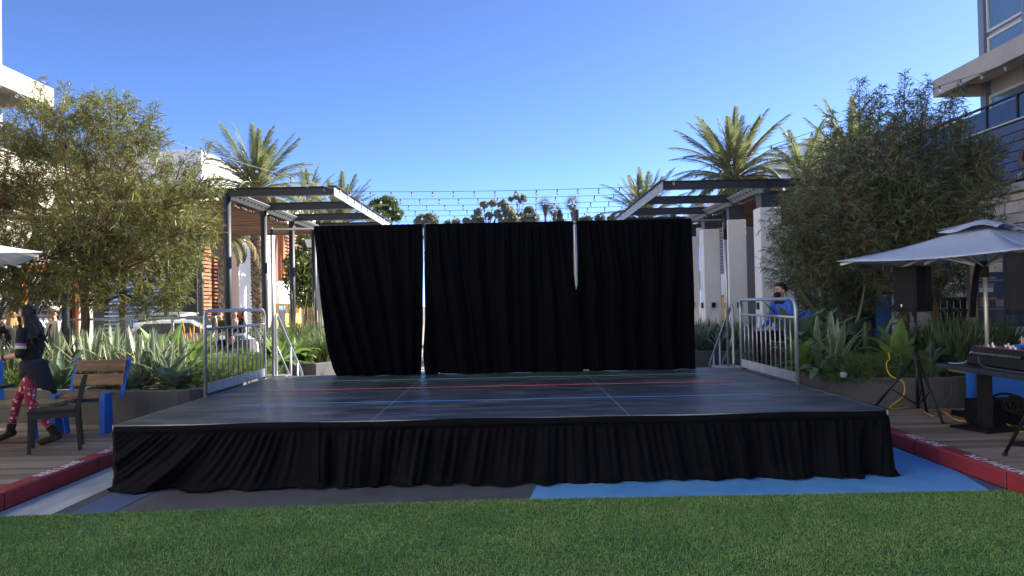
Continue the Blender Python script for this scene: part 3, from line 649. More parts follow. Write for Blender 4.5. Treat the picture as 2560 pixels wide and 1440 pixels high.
# ================================================================== PERGOLAS
FY = [18.0, 20.7, 23.35, 26.0]
def pergola(sx, xi, xp, xo, zt, label, cols):
    P = thing('pergola', label, 'pergola', (sx*xp, 22, 0)); g = lambda a, b: tuple(sorted((sx*a, sx*b)))
    for y in FY:
        a, b = g(xi, xo); mb = MB()
        mb.box((a, y-.012, zt-.19), (b, y+.012, zt-.013)); mb.box((a, y-.075, zt-.012), (b, y+.075, zt)); mb.box((a, y-.075, zt-.205), (b, y+.075, zt-.192))
        mb.box((a, y-.075, zt-.192), (a+.012, y-.012, zt-.012)); mb.box((b-.012, y-.075, zt-.192), (b, y-.012, zt-.012))
        a2, b2 = g(xp-.006, xp+.006); mb.box((a2, y-.074, zt-.191), (b2, y-.012, zt-.013))
        part('rafter', mb, K['darksteel'], P)
    a, b = g(xi-.015, xi-.002); part('edge_beam', slab_mb((a, FY[0]-.07, zt-.235), (b, FY[-1]+.3, zt-.02)), K['lightsteel'], P)
    a, b = g(xi-.07, xi+.05); part('edge_flange', slab_mb((a, FY[0]-.07, zt+.002), (b, FY[-1]+.3, zt+.016)), K['darksteel'], P)
    for i in range(3):
        # perforated sloping plate along the posts
        q0, q1 = V(sx*(xp-.22), 0, zt-.10), V(sx*(xp-.02), 0, zt-.24); nn = norm(V(-sx*(.14), 0, -.20)); ya, yb = FY[i]+.08, FY[i+1]-.08
        mb = MB(); pts = [q0+V(0,ya,0), q1+V(0,ya,0), q1+V(0,yb,0), q0+V(0,yb,0)]; mb.add(pts+[p-nn*.02 for p in pts], [(0,1,2,3) if sx > 0 else (3,2,1,0), (7,6,5,4) if sx > 0 else (4,5,6,7), (0,4,5,1), (1,5,6,2), (2,6,7,3), (3,7,4,0)]); part('perforated_plate', mb, K['lightsteel'], P)
        mb = MB(); td = norm(q1-q0); c0 = q0+(q1-q0)*.45
        for k in range(9):
            y = ya+.18+k*(yb-ya-.36)/8; ring = [c0+V(0,y,0)+nn*.002+td*.030*math.sin(t)+V(0,.075*math.cos(t),0) for t in np.linspace(0, 2*math.pi, 10, endpoint=False)]; mb.add(ring, [tuple(range(10))])
        part('plate_holes', mb, K['joint'], P)
    for y in FY:
        if cols:
            c = thing('pergola_column', {18.0:'white square column nearest the dark tree, under the pergola post', 20.7:'second white square column from the dark tree', 23.35:'white square column beside the black curtain edge', 26.0:'white square column hidden most by the curtains'}[y], 'column', (sx*xp, y, 0), group='white columns under the pergola')
            x = sx*xp; part('shaft', slab_mb((x-.25, y-.25, 0), (x+.25, y+.25, 3.82)), K['white'], c, bevel=.015)
            part('cap', slab_mb((x-.19, y-.19, 3.82), (x+.19, y+.19, 4.14)), K['postcol'], c); part('cap_plate', slab_mb((x-.22, y-.22, 4.14), (x+.22, y+.22, 4.165)), K['darksteel'], c)
            part('wall_light', slab_mb((x-.05, y-.31, 1.42), (x+.05, y-.25, 1.58)), K['blacksteel'], c); part('wall_light', slab_mb((x-sx*.25-.06, y-.05, 1.42), (x-sx*.25+.0, y+.05, 1.58)) if sx > 0 else slab_mb((x+.25, y-.05, 1.42), (x+.31, y+.05, 1.58)), K['blacksteel'], c)
            part('post', slab_mb((x-.075, y-.075, 4.165), (x+.075, y+.075, zt-.206)), K['postcol'], P)
        else:
            mb = MB(); mb.cyl((sx*xp, y, 0), (sx*xp, y, zt-.206), .085, n=16); part('post', mb, K['postcol'], P, smooth=True)
        mb = MB(); mb.cyl((sx*(xo-.4), y, 0), (sx*(xo-.4), y, zt-.206), .08, n=12); part('post', mb, K['postcol'], P, smooth=True)
    me = None; r = random.Random(8); y = FY[0]+.12; a, b = g(xp+.14, xo+.2)
    while y < FY[-1]+.9:
        if me is None:
            mb = MB(); mb.box((a, y, zt-.30), (b, y+.075, zt-.265)); o = part('roof_slat', mb, K['slat'], P); me = o.data; yy = y
        else:
            o = link('roof_slat', me, P, (r.uniform(-.06, .06), y-yy, r.uniform(-.012, .012))); o.rotation_euler = (0, 0, 0)
        y += .135
    return P
pergola(-1, 4.06, 6.62, 10.9, 4.56, 'dark steel pergola on slim round posts with a brown slatted roof', False)
pergola(1, 3.78, 6.25, 10.7, 4.52, 'dark steel pergola standing on white square columns', True)

# string lights
def bulb_string(label, pts, n, wire, group, sag=0.0, size=.65, first=.5):
    P = [np.array(p, float) for p in smoothpath(pts, 10)] if len(pts) > 2 else [np.array(pts[0])+(np.array(pts[1])-np.array(pts[0]))*t-V(0,0,sag*4*t*(1-t)) for t in np.linspace(0, 1, 24)]
    L = np.concatenate([[0], np.cumsum([np.linalg.norm(b-a) for a, b in zip(P[:-1], P[1:])])]); A = np.array(P)
    s = thing('string_light', label, 'string light', tuple(P[0]), group=group)
    mb = MB(); mb.tube(P, .010*size, 5); part('cable', mb, K[wire], s)
    pos = lambda u: np.array([np.interp(u*L[-1], L, A[:, k]) for k in range(3)])
    global BULB
    for k in range(n):
        p = pos((k+first)/n)
        if BULB is None:
            mb = MB(); mb.cyl(p-V(0,0,.005), p-V(0,0,.065), .016, n=8, m=0); mb.ell(p-V(0,0,.10), (.032,.032,.042), m=1, nu=8, nv=6)
            o = link('bulb', mb.mesh('bulb', [K['wire'], K['bulb']], True, p), s, tuple(p-wloc(s))); BULB = o.data
        else: link('bulb', BULB, s, tuple(p-wloc(s)))
BULB = None
for i, (y, nm) in enumerate(((19.0,'topmost row of bulbs strung between the two pergolas'),(20.35,'second row of bulbs from the top, strung between the pergolas'),(21.7,'third row of bulbs from the top, strung between the pergolas'),(23.0,'fourth row of bulbs from the top, strung between the pergolas'),(24.4,'fifth row of bulbs from the top, strung between the pergolas'),(26.2,'lowest row of bulbs, just above the black curtains'))):
    bulb_string(nm, [(-4.06, y, 4.58), (3.78, y, 4.56)], 15, 'wire', 'rows of bulbs between the pergolas', sag=.05, first=.3+.07*i)
bulb_string('pale bulb string running from the steel post pergola up to the cream balcony', [(-4.08, 17.92, 4.50), tuple(at(640,418,17.7)), tuple(at(400,347,17.2)), tuple(at(130,282,16.6)), tuple(at(0,203,16.0)), (-10.9, 13.0, 6.9)], 26, 'wirew', 'bulb strings up to the balconies')
bulb_string('dark bulb string running from the white column pergola up to the taupe balcony', [(3.80, 17.92, 4.46), tuple(at(1800,405,17.6)), tuple(at(2030,330,17.2)), tuple(at(2330,222,16.6)), tuple(at(2560,140,16.0)), (11.36, 12.0, 7.0)], 26, 'wire', 'bulb strings up to the balconies')
# bulbs lying along the two pergola edges
bulb_string('bulb string lying along the inner edge of the steel post pergola', [(-4.02, 18.0, 4.60), (-4.02, 26.2, 4.60)], 9, 'wire', 'bulb strings on the pergola edges', sag=.02)
bulb_string('bulb string lying along the inner edge of the white column pergola', [(3.74, 18.0, 4.56), (3.74, 26.2, 4.56)], 9, 'wire', 'bulb strings on the pergola edges', sag=.02)
# lamp posts seen through the pergola gaps
def lamp(label, x, y, zt, col):
    l = thing('street_lamp', label, 'street lamp', (x, y, 0)); mb = MB(); mb.cyl((x, y, 0), (x, y, zt), .11, .09, 12); part('pole', mb, K[col], l, smooth=True)
    mb = MB(); mb.cyl((x, y, zt), (x, y, zt+.5), .13, .13, 10); part('collar', mb, K['darksteel'], l)
    mb = MB(); mb.cyl((x-.35, y, zt-.55), (x-.35, y, zt-.25), .14, .22, 10); part('shade', mb, K['white'], l); mb = MB(); mb.bar((x, y, zt-.1), (x-.35, y, zt-.25), .05, .05); part('arm', mb, K['darksteel'], l)
p = at(1682, 500, 30); lamp('pale lamp post seen through the gap under the pergola beams, beside the palms', float(p[0]), 30, 4.6, 'lightsteel')
p = at(797, 520, 30); lamp('grey lamp post seen between the steel pergola rafters', float(p[0]), 30, 4.6, 'lightsteel')
p = at(1440, 520, 34); lamp('thick pale pole rising behind the second gap of the curtains', float(p[0]), 34, 5.3, 'lightsteel')

# ================================================================== PLANTERS
def planter(label, poly, z1, zs):
    c = np.mean(np.array(poly), 0); t = thing('planter', label, 'planter', (c[0], c[1], 0), group='dark concrete planters')
    n = len(poly); mb = MB(); P = np.array(poly, float)
    area = .5*sum(P[i][0]*P[(i+1) % n][1]-P[(i+1) % n][0]*P[i][1] for i in range(n)); sg = 1 if area > 0 else -1
    N = []
    for i in range(n):
        e0 = norm(P[i]-P[i-1]); e1 = norm(P[(i+1) % n]-P[i]); nn = V(-(e0[1]+e1[1]), e0[0]+e1[0])*sg; nn = nn/np.linalg.norm(nn)/max(.5, math.sqrt(max(.25, (1+e0@e1)/2))); N.append(P[i]+nn*.16)
    N = np.array(N); ring = lambda Q, z: [(q[0], q[1], z) for q in Q]
    vs = ring(P, 0.0)+ring(P, z1)+ring(N, z1)+ring(N, 0.0); fs = []
    for k in range(3):
        for i in range(n):
            j = (i+1) % n; fs.append((k*n+i, k*n+j, (k+1)*n+j, (k+1)*n+i) if sg > 0 else (k*n+j, k*n+i, (k+1)*n+i, (k+1)*n+j))
    mb.add(vs, fs); part('wall', mb, K['concrete'], t, bevel=.012)
    mb = MB(); mb.add(ring(N, zs), [tuple(range(n)) if sg > 0 else tuple(range(n))[::-1]]); part('soil', mb, K['soil'], t)
    return t
curve = lambda pts, n=5: [tuple(p[:2]) for p in smoothpath([(a, b, 0) for a, b in pts], n)]
planter('dark concrete planter of striped agaves behind the wooden benches', curve([(-3.98,12.9),(-3.98,11.5),(-4.1,10.15),(-4.7,9.95),(-5.8,10.25),(-7.5,10.6),(-10.3,10.9)],4)+[(-10.3,15.6),(-4.6,15.2)], .62, .54)
planter('dark curved concrete planter behind the speaker tripod', curve([(4.2,12.9),(4.25,11.8),(4.65,10.75),(5.3,10.2),(6.1,10.05),(6.85,10.5),(7.4,11.6)],4)+[(10.2,12.0),(10.2,16.4),(5.2,16.4)], .57, .50)
planter('low concrete planter behind the stage stairs, beyond the bench side', [(-3.95,15.6),(-3.0,17.3),(-3.2,19.6),(-7.2,19.6),(-7.2,16.3),(-4.4,15.9)], .52, .45)
planter('low concrete planter behind the stage stairs, at the foot of the white columns', [(4.0,17.0),(3.2,18.4),(3.4,20.5),(8,20.5),(8,17.0)], .52, .45)
# thin cable rail behind the planters
def cable_rail(label, pts, z, mat):
    t = thing('cable_rail', label, 'railing', (pts[0][0], pts[0][1], 0)); 
    mb = MB(); mb.tube([(x, y, z) for x, y in pts], .022, 6); part('top_rail', mb, K[mat], t)
    for x, y in pts: mb = MB(); mb.cyl((x, y, .3), (x, y, z), .022, n=6); part('railing_post', mb, K[mat], t)
cable_rail('thin dark rail in front of the white columns', [(3.6,17.2),(5.2,17.0),(7.6,16.8)], .62, 'darksteel')
cable_rail('thin grey rail behind the strappy grasses beside the curtain edge', [(-6.0,19.8),(-4.6,19.0),(-3.4,18.0)], .62, 'galv')
# glass windscreen on the bench side
gs = thing('glass_screen', 'waist high glass screen with a pale rail behind the agaves', 'glass screen', (-9, 18.2, 0))
gx = np.linspace(-12.2, -7.0, 6)
K['clearglass'] = M('clear_screen_glass', (.75,.80,.80), .05)
kp = K['clearglass'].node_tree.nodes['Principled BSDF']; kp.inputs['Transmission Weight'].default_value = .92; kp.inputs['IOR'].default_value = 1.05
for a, b in zip(gx[:-1], gx[1:]):
    part('pane', slab_mb((a+.03, 18.19, .12), (b-.03, 18.205, 1.45)), K['clearglass'], gs)
for a in gx: part('railing_post', slab_mb((a-.02, 18.16, 0), (a+.02, 18.235, 1.47)), K['lightsteel'], gs)
part('top_rail', slab_mb((gx[0], 18.15, 1.471), (gx[-1], 18.245, 1.53)), K['lightsteel'], gs)

# unseen white buildings added behind and beside the camera to bounce sunlight into the shade
rb = thing('rear_bounce_building', 'added unseen white building behind the viewer that bounces sunlight into the plaza', 'building', (0, -30, 0))
part('wall', slab_mb((-30, -36, 0), (30, -30, 11)), K['white'], rb)
for k in range(9): window(rb, -1, 0, 0, 1, 0, 1, 'skyglass') if False else part('window', slab_mb((-26+k*6, -29.99, 4.6), (-22.6+k*6, -29.95, 7.2)), K['skyglass'], rb)
for k in range(9): part('window', slab_mb((-26+k*6, -29.99, .4), (-22.4+k*6, -29.95, 3.2)), K['darkglass'], rb)
sb = thing('side_bounce_building', 'added unseen white building beside the viewer that bounces sunlight into the plaza', 'building', (-14, -18, 0))  # added unseen along the bench side for its bounced sunlight
part('wall', slab_mb((-22, -29.9, 0), (-12.2, -6.2, 11)), K['white'], sb)
for k in range(5): part('window', slab_mb((-12.19, -28+k*4.4, 4.6), (-12.15, -25+k*4.4, 7.2)), K['skyglass'], sb)
sheet('rear_bounce_paving', [(-30,-30),(30,-30),(30,-9.1),(-30,-9.1)], -.002, K['paving'])  # pale paving added out of view, bouncing sunlight into the shaded plaza
# ================================================================== TREES
def rot_to(d, n, r):
    """orthonormal frames for arrays of directions"""
    d = d/np.linalg.norm(d, axis=1, keepdims=True); a = r.normal(size=d.shape); x = np.cross(a, d); x /= np.linalg.norm(x, axis=1, keepdims=True)
    return x, np.cross(d, x), d
def blades(base, dirs, length, width, r, droop=.25, fold=False):
    """narrow leaves: base points, directions -> two quads each, bent"""
    n = len(base); x, y, d = rot_to(dirs, n, r); L = np.asarray(length).reshape(-1, 1); Wd = np.asarray(width).reshape(-1, 1)
    g = np.zeros((n, 3)); g[:, 2] = -1
    p1 = base+d*L*.5+g*L*droop*.25; p2 = base+d*L*.92+g*L*droop
    vs = np.concatenate([base-x*Wd*.35, base+x*Wd*.35, p1+x*Wd*.5, p1-x*Wd*.5, p2+x*Wd*.12, p2-x*Wd*.12]); i = np.arange(n)
    q = np.concatenate([np.stack([i, i+n, i+2*n, i+3*n], 1), np.stack([i+3*n, i+2*n, i+4*n, i+5*n], 1)])
    return vs, q
def limb(mb, a, b, r0, r1, r, wob=.1, n=6):
    a, b = np.array(a), np.array(b); L = np.linalg.norm(b-a); pts = []
    for t in np.linspace(0, 1, 7): pts.append(a+(b-a)*t+r.normal(size=3)*L*wob*.3*math.sin(math.pi*t)+V(0,0,1)*L*.08*math.sin(math.pi*t))
    mb.tube(pts, [r0+(r1-r0)*t for t in np.linspace(0, 1, 7)], n); return pts
def willow(name, label, base, trunk_top, lumps, spires, dens, leafmat, barkmat, seed, tr=.11, dy=1.0, leaf=(.10,.17), lw=.013):
    r = np.random.default_rng(seed); T = thing(name, label, 'tree', tuple(base))
    mb = MB(); tp = smoothpath([base, base+(trunk_top-base)*.4+V(.04,0,0), trunk_top], 6)
    mb.tube([p+r.normal(size=3)*.012 for p in tp], list(np.linspace(tr, tr*.62, len(tp))), 9)
    twb = MB(); B, D = [], []
    for (c, rad) in lumps:
        start = tp[-1-int(r.integers(0, 5))]; pts = limb(mb, start, c, tr*.30, .008, r)
        n = max(6, int(dens*rad**1.9*34))
        for k in range(n):
            d = norm(r.normal(size=3)); rr = rad*(.25+.75*r.random()**.45); p = c+d*rr*V(1, dy, .88)
            o = norm(d*V(1,1,.8)+V(0,0,.55)+.35*r.normal(size=3)); L = r.uniform(.22, .46)
            a = p-o*L*.4; e = p+o*L*.6; m_ = (a+e)/2+V(0,0,.03)
            twb.tube([a, m_, e], [.005, .004, .002], 3, cap=False)
            nl = int(r.integers(11, 19))
            for t in np.linspace(.12, 1, nl):
                q = a+(e-a)*t; ld = norm(o*.75+r.normal(size=3)*.75+V(0,0,-.15)); B.append(q); D.append(ld)
            if k % 9 == 0: limb(twb, pts[4], a, .008, .004, r, n=3)
    for (p0, p1) in spires:
        p0, p1 = np.array(p0), np.array(p1); L = np.linalg.norm(p1-p0); twb.tube([p0, (p0+p1)/2+r.normal(size=3)*.03, p1], [.012, .008, .003], 4, cap=False)
        for t in np.linspace(.05, 1, int(L*60)):
            q = p0+(p1-p0)*t+r.normal(size=3)*.015; sd = norm(r.normal(size=3)*V(1,1,.3)+norm(p1-p0)*.55)
            ln = (1-t)*.42+.05; e = q+sd*ln
            for u in np.linspace(.15, 1, 3+int(ln*22)): B.append(q+(e-q)*u); D.append(norm(sd*.9+r.normal(size=3)*.6))
            if ln > .14: twb.tube([q, e], [.003, .0015], 3, cap=False)
    B, D = np.array(B), np.array(D); vs, q = blades(B, D, r.uniform(leaf[0], leaf[1], len(B)), r.uniform(.75, 1.25, len(B))*lw, r)
    part('trunk', mb, K[barkmat], T, smooth=True); o = part('twigs', twb, K['twig'], T); o['kind'] = 'stuff'
    cr = link('crown', fastmesh('crown', vs-np.array(base), q, K[leafmat]), T); cr['kind'] = 'stuff'; return T
r0 = np.random.default_rng(21)
def lumps_at(L, Yc, dY):
    out = []
    for (px, py, rp) in L:
        Yd = Yc+r0.uniform(-dY, dY); p = at(px, py, Yd); out.append((p, rp*(Yd+.3)/F))
    return out
YL = 13.4
LL = [(95,335,85),(210,350,65),(300,355,55),(350,350,50),(30,420,100),(140,420,95),(250,420,100),(345,430,80),(50,540,110),(160,530,100),(280,540,110),(395,520,90),(470,500,62),(455,590,80),(360,620,105),(240,640,100),(120,640,100),(20,640,90),(440,660,62),(505,470,40),(500,560,45),(400,720,68),(300,725,72),(190,720,60),(90,720,62),(20,740,50),(350,765,38),(430,745,35),(-60,480,110),(-60,640,110),(260,270,45),(150,290,45)]
lumps = lumps_at(LL, YL, .9)
sp = []
for (x0, y0, x1, y1) in ((100,330,100,192),(150,330,162,208),(95,300,70,255),(220,330,205,240),(232,330,240,232),(280,330,262,245),(300,330,312,232),(290,320,335,250),(350,380,392,258),(340,360,365,285),(385,400,400,330),(470,470,525,362),(440,450,470,390),(520,470,545,440),(40,380,30,300)):
    Yd = YL+r0.uniform(-.6, .6); sp.append((at(x0, y0, Yd), at(x1, y1, Yd)))
base = at(203, 930, YL); base[2] = .5
treeL = willow('willow_tree', 'feathery olive green tree, half sunlit, in the planter behind the walking woman', base, at(208, 640, YL), lumps, sp, 11.5, 'leafL', 'barkL', 3, tr=.095, leaf=(.08,.15), lw=.0125)
YR = 13.2
LR = [(1990,560,70),(2080,480,95),(2190,450,100),(2290,430,95),(2380,410,90),(2450,400,50),(2010,660,85),(2110,590,105),(2220,570,110),(2330,530,105),(2430,490,78),(2060,720,75),(2160,690,90),(2250,680,80),(2380,590,80),(2450,570,55),(1965,610,42),(1985,720,45),(2120,400,62),(2200,385,45),(2300,385,48),(2340,640,62),(2340,720,55),(2400,690,40),(2140,750,50),(2480,470,40),(2230,770,30),(2420,430,60),(2250,510,100),(2150,520,90),(2050,600,80),(2300,600,85)]
sp = []
for (x0, y0, x1, y1) in ((2150,380,2148,197),(2190,380,2205,215),(2170,370,2180,240),(2090,420,2080,278),(2110,410,2095,330),(2270,360,2262,185),(2290,350,2320,195),(2300,360,2300,235),(2330,360,2372,245),(2350,360,2405,215),(2380,370,2420,285),(2225,370,2235,280),(2440,420,2480,330),(1985,540,1960,480),(2010,520,2020,445),(2400,390,2395,300),(2250,370,2245,240)):
    Yd = YR+r0.uniform(-.6, .6); sp.append((at(x0, y0, Yd), at(x1, y1, Yd)))
base = at(2345, 920, YR); base[2] = .45
treeR = willow('willow_tree', 'dense dark green feathery tree behind the pale umbrella and speaker', base, at(2320, 660, YR), lumps_at(LR, YR, .9), sp, 11.0, 'leafR', 'barkL', 8, tr=.095, leaf=(.085,.155), lw=.013)

# ------------------------------------------------------------------ palms
def frond_mesh(name, L, droop, seed, mats, wdt=.38, n=64):
    r = np.random.default_rng(seed); t = np.linspace(0, 1, 14)
    ang = 1.0-droop*t**1.5; P = [V(0,0,0)]
    for i in range(13): P.append(P[-1]+V(math.cos(ang[i]), 0, math.sin(ang[i]))*L/13)   # grows along +x, arching down
    P = np.array(P); mb = MB(); mb.tube(P, list(np.linspace(.035, .006, 14)), 4, m=0)
    vs, fs = [], []
    for k in range(n):
        u = .14+.86*k/n; c = V(np.interp(u, t, P[:,0]), 0, np.interp(u, t, P[:,2])); i = min(12, int(u*13)); d = norm(P[i+1]-P[i]); up = np.cross(d, V(0,1,0))*-1
        ll = wdt*(.35+.95*math.sin(math.pi*min(1, u*.86+.12)))*r.uniform(.85, 1.1)
        for s in (-1, 1):
            o = norm(d*(1.0+.6*u)+V(0,s,0)*.8+up*r.uniform(.1, .6)); w = .013*r.uniform(.8, 1.2); e = c+o*ll; e[2] -= .10*ll; x = norm(np.cross(o, up+.2*r.normal(size=3)))
            m_ = c+o*ll*.5; b = len(vs); vs += [c-x*w*.6, c+x*w*.6, m_+x*w, m_-x*w, e]; fs += [(b,b+1,b+2,b+3),(b+3,b+2,b+4)]
    mb.add(vs, fs, 1); return mb.mesh(name, mats)
FR = [frond_mesh('frond', 2.4, d, s, [K['rachis'], K['frond']]) for s, d in enumerate((.30, .55, .85, 1.25, 1.8))]
DEAD = [frond_mesh('frond', 1.7, 2.2, 9, [K['rachis'], K['deadfrond']], wdt=.3)]
def palm(label, top, r_tr, scale, n, seed, spread=1.0, dead=3, group='date palms'):
    r = np.random.default_rng(seed); x, y, z = top; P = thing('palm_tree', label, 'palm tree', (x, y, 0), group=group)
    mb = MB(); zs = np.linspace(0, z+.25, 40); mb.tube([(x+.03*math.sin(k), y, zz) for k, zz in enumerate(zs)], [r_tr*(1+.05*math.sin(2.3*k))*(1.1 if zz > z-.8 else .94) for k, zz in enumerate(zs)], 14)
    part('trunk', mb, K['palmtrunk'], P, smooth=True)
    mb = MB()                                   # old leaf bases, lozenges up the trunk
    k = 0; zz = .2
    while zz < z+.2:
        for j in range(7):
            a = 2*math.pi*(j+.5*(k % 2))/7+r.uniform(-.08, .08); c = V(x+math.cos(a)*r_tr*.92, y+math.sin(a)*r_tr*.92, zz); o = V(math.cos(a), math.sin(a), 0); tn = V(-math.sin(a), math.cos(a), 0); s = r_tr*.42
            tip = c+o*r_tr*.30+V(0,0,.11)
            mb.add([c-tn*s, c+V(0,0,-.05), c+tn*s, tip-tn*s*.5, tip+tn*s*.5, c+V(0,0,.12)], [(0,1,4,3),(1,2,4),(3,4,5),(0,3,5),(2,5,4)])
        k += 1; zz += .125
    o = part('leaf_bases', mb, K['palmtrunk'], P); o['kind'] = 'stuff'
    for k in range(n):
        u = k/n; a = k*2.39996+r.uniform(-.2, .2); el = 1.40-(1.65*spread)*u+r.uniform(-.12, .12); idx = min(4, int(u*4.2)+int(r.integers(0, 2)))
        f = link('frond', FR[idx], P, (math.cos(a)*r_tr*.4, math.sin(a)*r_tr*.4, z+.25-.35*u)); sc = scale*r.uniform(.85, 1.1); f.scale = (sc, sc, sc)
        f.rotation_euler = (r.uniform(-.25, .25), -(el-1.0)*1.0, a)
    for k in range(dead):
        a = r.uniform(0, 6.3); f = link('frond', DEAD[0], P, (math.cos(a)*r_tr*.6, math.sin(a)*r_tr*.6, z-.1)); f.rotation_euler = (0, .9, a); f['label'] = 'dry yellow frond'
    return P
def pal(label, px, py, Y, r_tr, s, n, seed, **k): return palm(label, tuple(at(px, py, Y)), r_tr, s, n, seed, **k)
pal('tall date palm in front of the white parapet, nearest the feathery tree', 640, 480, 28.5, .205, .98, 58, 1)
pal('date palm with a slim trunk whose low fronds hang under the pergola roof', 556, 585, 27.6, .16, .72, 34, 2)
pal('smaller date palm behind the steel pergola rafters', 850, 562, 38, .22, 1.0, 54, 3)
pal('date palm rising above the white column pergola, the largest on that side', 1835, 450, 28, .215, 1.08, 64, 4, dead=5)
pal('date palm seen past the sloping edge beam of the white column pergola', 1610, 555, 36, .22, 1.02, 60, 5)
pal('date palm whose crown shows above the dense dark tree', 2135, 425, 25.5, .20, .95, 40, 6, dead=6)
pal('short palm at the far end of the steel pergola', 770, 515, 44, .22, .95, 36, 8)
pal('leaning palm close behind the white column pergola, half hidden by the dark tree', 2010, 455, 29, .20, .85, 34, 12, dead=8)
pal('slim brown palm trunk behind the loudspeaker', 2252, 560, 15.4, .095, .5, 14, 13, dead=0, group='slim palms')

# ------------------------------------------------------------------ broad leaved trees and far trees
def leafcloud(centers, n, size, r, flat=.5):
    C = np.array([c for c, q in centers]); R = np.array([q for c, q in centers]); w = R**2; w = w/w.sum(); i = r.choice(len(C), n, p=w)
    d = r.normal(size=(n, 3)); d /= np.linalg.norm(d, axis=1, keepdims=True); p = C[i]+d*(R[i]*(.35+.65*r.random(n)**.5))[:, None]*np.array([1, 1, .85])
    nn = r.normal(size=(n, 3)); x = np.cross(nn, r.normal(size=(n, 3))); x /= np.linalg.norm(x, axis=1, keepdims=True); y = np.cross(nn, x); y /= np.linalg.norm(y, axis=1, keepdims=True)
    s = (size*r.uniform(.6, 1.3, n))[:, None]; vs = np.concatenate([p-x*s, p-y*s*flat, p+x*s, p+y*s*flat]); k = np.arange(n)
    return vs, np.stack([k, k+n, k+2*n, k+3*n], 1)
def tree(name, label, px0, Y, zb, lumps, n, size, leafm, seed, tr=.1, group=None, flat=.5, limbs=True):
    r = np.random.default_rng(seed); b = at(px0, 760, Y); b[2] = zb; L = []
    for (px, py, rp) in lumps:
        p = at(px, py, Y+r.uniform(-.6, .6)*rp*Y/F); L.append((p, rp*Y/F))
    T = thing(name, label, 'tree', tuple(b), group=group); mb = MB(); mid = np.mean([c for c, q in L], 0); top = b+(mid-b)*.62
    mb.tube(smoothpath([b, (b+top)/2+V(tr*.5,0,0), top], 4), list(np.linspace(tr, tr*.6, 9)), 8)
    for c, q in L: mb.tube([top+(b-top)*.2, (top+c)/2+V(0,0,-.1*q), c], [tr*.45, tr*.3, tr*.12], 5)
    part('trunk', mb, K['barkL'], T, smooth=True); vs, q = leafcloud(L, n, size, r, flat)
    cr = link('crown', fastmesh('crown', vs-np.array(b), q, K[leafm]), T); cr['kind'] = 'stuff'; return T
tree('broadleaf_tree', 'small leafy tree seen between the curtain edge and the steel pergola post', 757, 31, 0, [(760,650,42),(745,700,40),(780,690,45),(735,660,30),(800,740,40),(760,740,38),(770,600,30)], 5200, .085, 'smallleaf', 4, tr=.09)
tree('broadleaf_tree', 'second leafy tree mostly hidden behind the curtain', 800, 36, 0, [(815,640,50),(840,690,50),(800,720,40)], 4200, .09, 'smallleaf', 5, tr=.1)
HG = 'trees on the far hillside'
tree('eucalyptus_tree', 'wispy pale eucalyptus leftmost of the tall far trees above the middle curtain', 1225, 150, 6, [(1195,530,9),(1210,512,9),(1232,508,8),(1222,540,9),(1245,535,10),(1185,545,7),(1250,512,6),(1200,552,9)], 1300, .55, 'hilleaf', 31, tr=.35, group=HG)
tree('eucalyptus_tree', 'full pointed tree between the wispy eucalyptus and the dark round tree', 1268, 150, 6, [(1262,515,9),(1270,530,14),(1262,550,14),(1285,548,10),(1258,506,5)], 1900, .55, 'hilleaf', 32, tr=.4, group=HG)
tree('eucalyptus_tree', 'tallest far tree with bare limbs and small leaf tufts', 1296, 152, 6, [(1277,498,4.5),(1292,492,6),(1308,493,6),(1299,502,4),(1311,500,3.5),(1290,484,3),(1300,540,10),(1290,550,10)], 1000, .5, 'hilleaf', 33, tr=.22, group=HG)
tree('round_tree', 'dark round far tree just right of the tallest one', 1322, 148, 6, [(1322,528,11),(1330,540,9),(1315,545,9)], 1600, .55, 'hilldark', 34, tr=.4, group=HG)
tree('round_tree', 'yellow green far tree in front of the dark round one', 1328, 140, 6, [(1322,546,10),(1338,545,9),(1310,551,8)], 1300, .5, 'hilleaf', 35, tr=.3, group=HG)
tree('round_tree', 'low rounded far tree above the first curtain gap', 1068, 130, 6, [(1055,548,13),(1075,545,14),(1085,552,10),(1045,554,8)], 2200, .45, 'hilleaf', 36, tr=.3, group=HG)
tree('conifer_tree', 'small pointed far tree beside the short fan palm', 1400, 140, 6, [(1400,552,8),(1400,540,5),(1399,530,3)], 700, .5, 'hilldark', 37, tr=.2, group=HG)
tree('round_tree', 'low far bushes beyond the last curtain', 1490, 120, 5, [(1470,550,8),(1500,548,10),(1530,550,10),(1455,552,6)], 1500, .5, 'hilldark', 38, tr=.3, group=HG)
tree('round_tree', 'low far scrub between the first gap and the wispy eucalyptus', 1150, 150, 6, [(1140,555,8),(1165,552,7),(1180,557,8),(1120,557,5)], 900, .5, 'hilleaf', 39, tr=.2, group=HG)
tree('fig_tree', 'yellow green leafy tree at the end of the steel pergola edge beam', 965, 52, 0, [(945,520,26),(970,510,24),(985,535,22),(950,545,26),(925,535,20)], 5200, .22, 'smallleaf', 40, tr=.2, flat=.25)
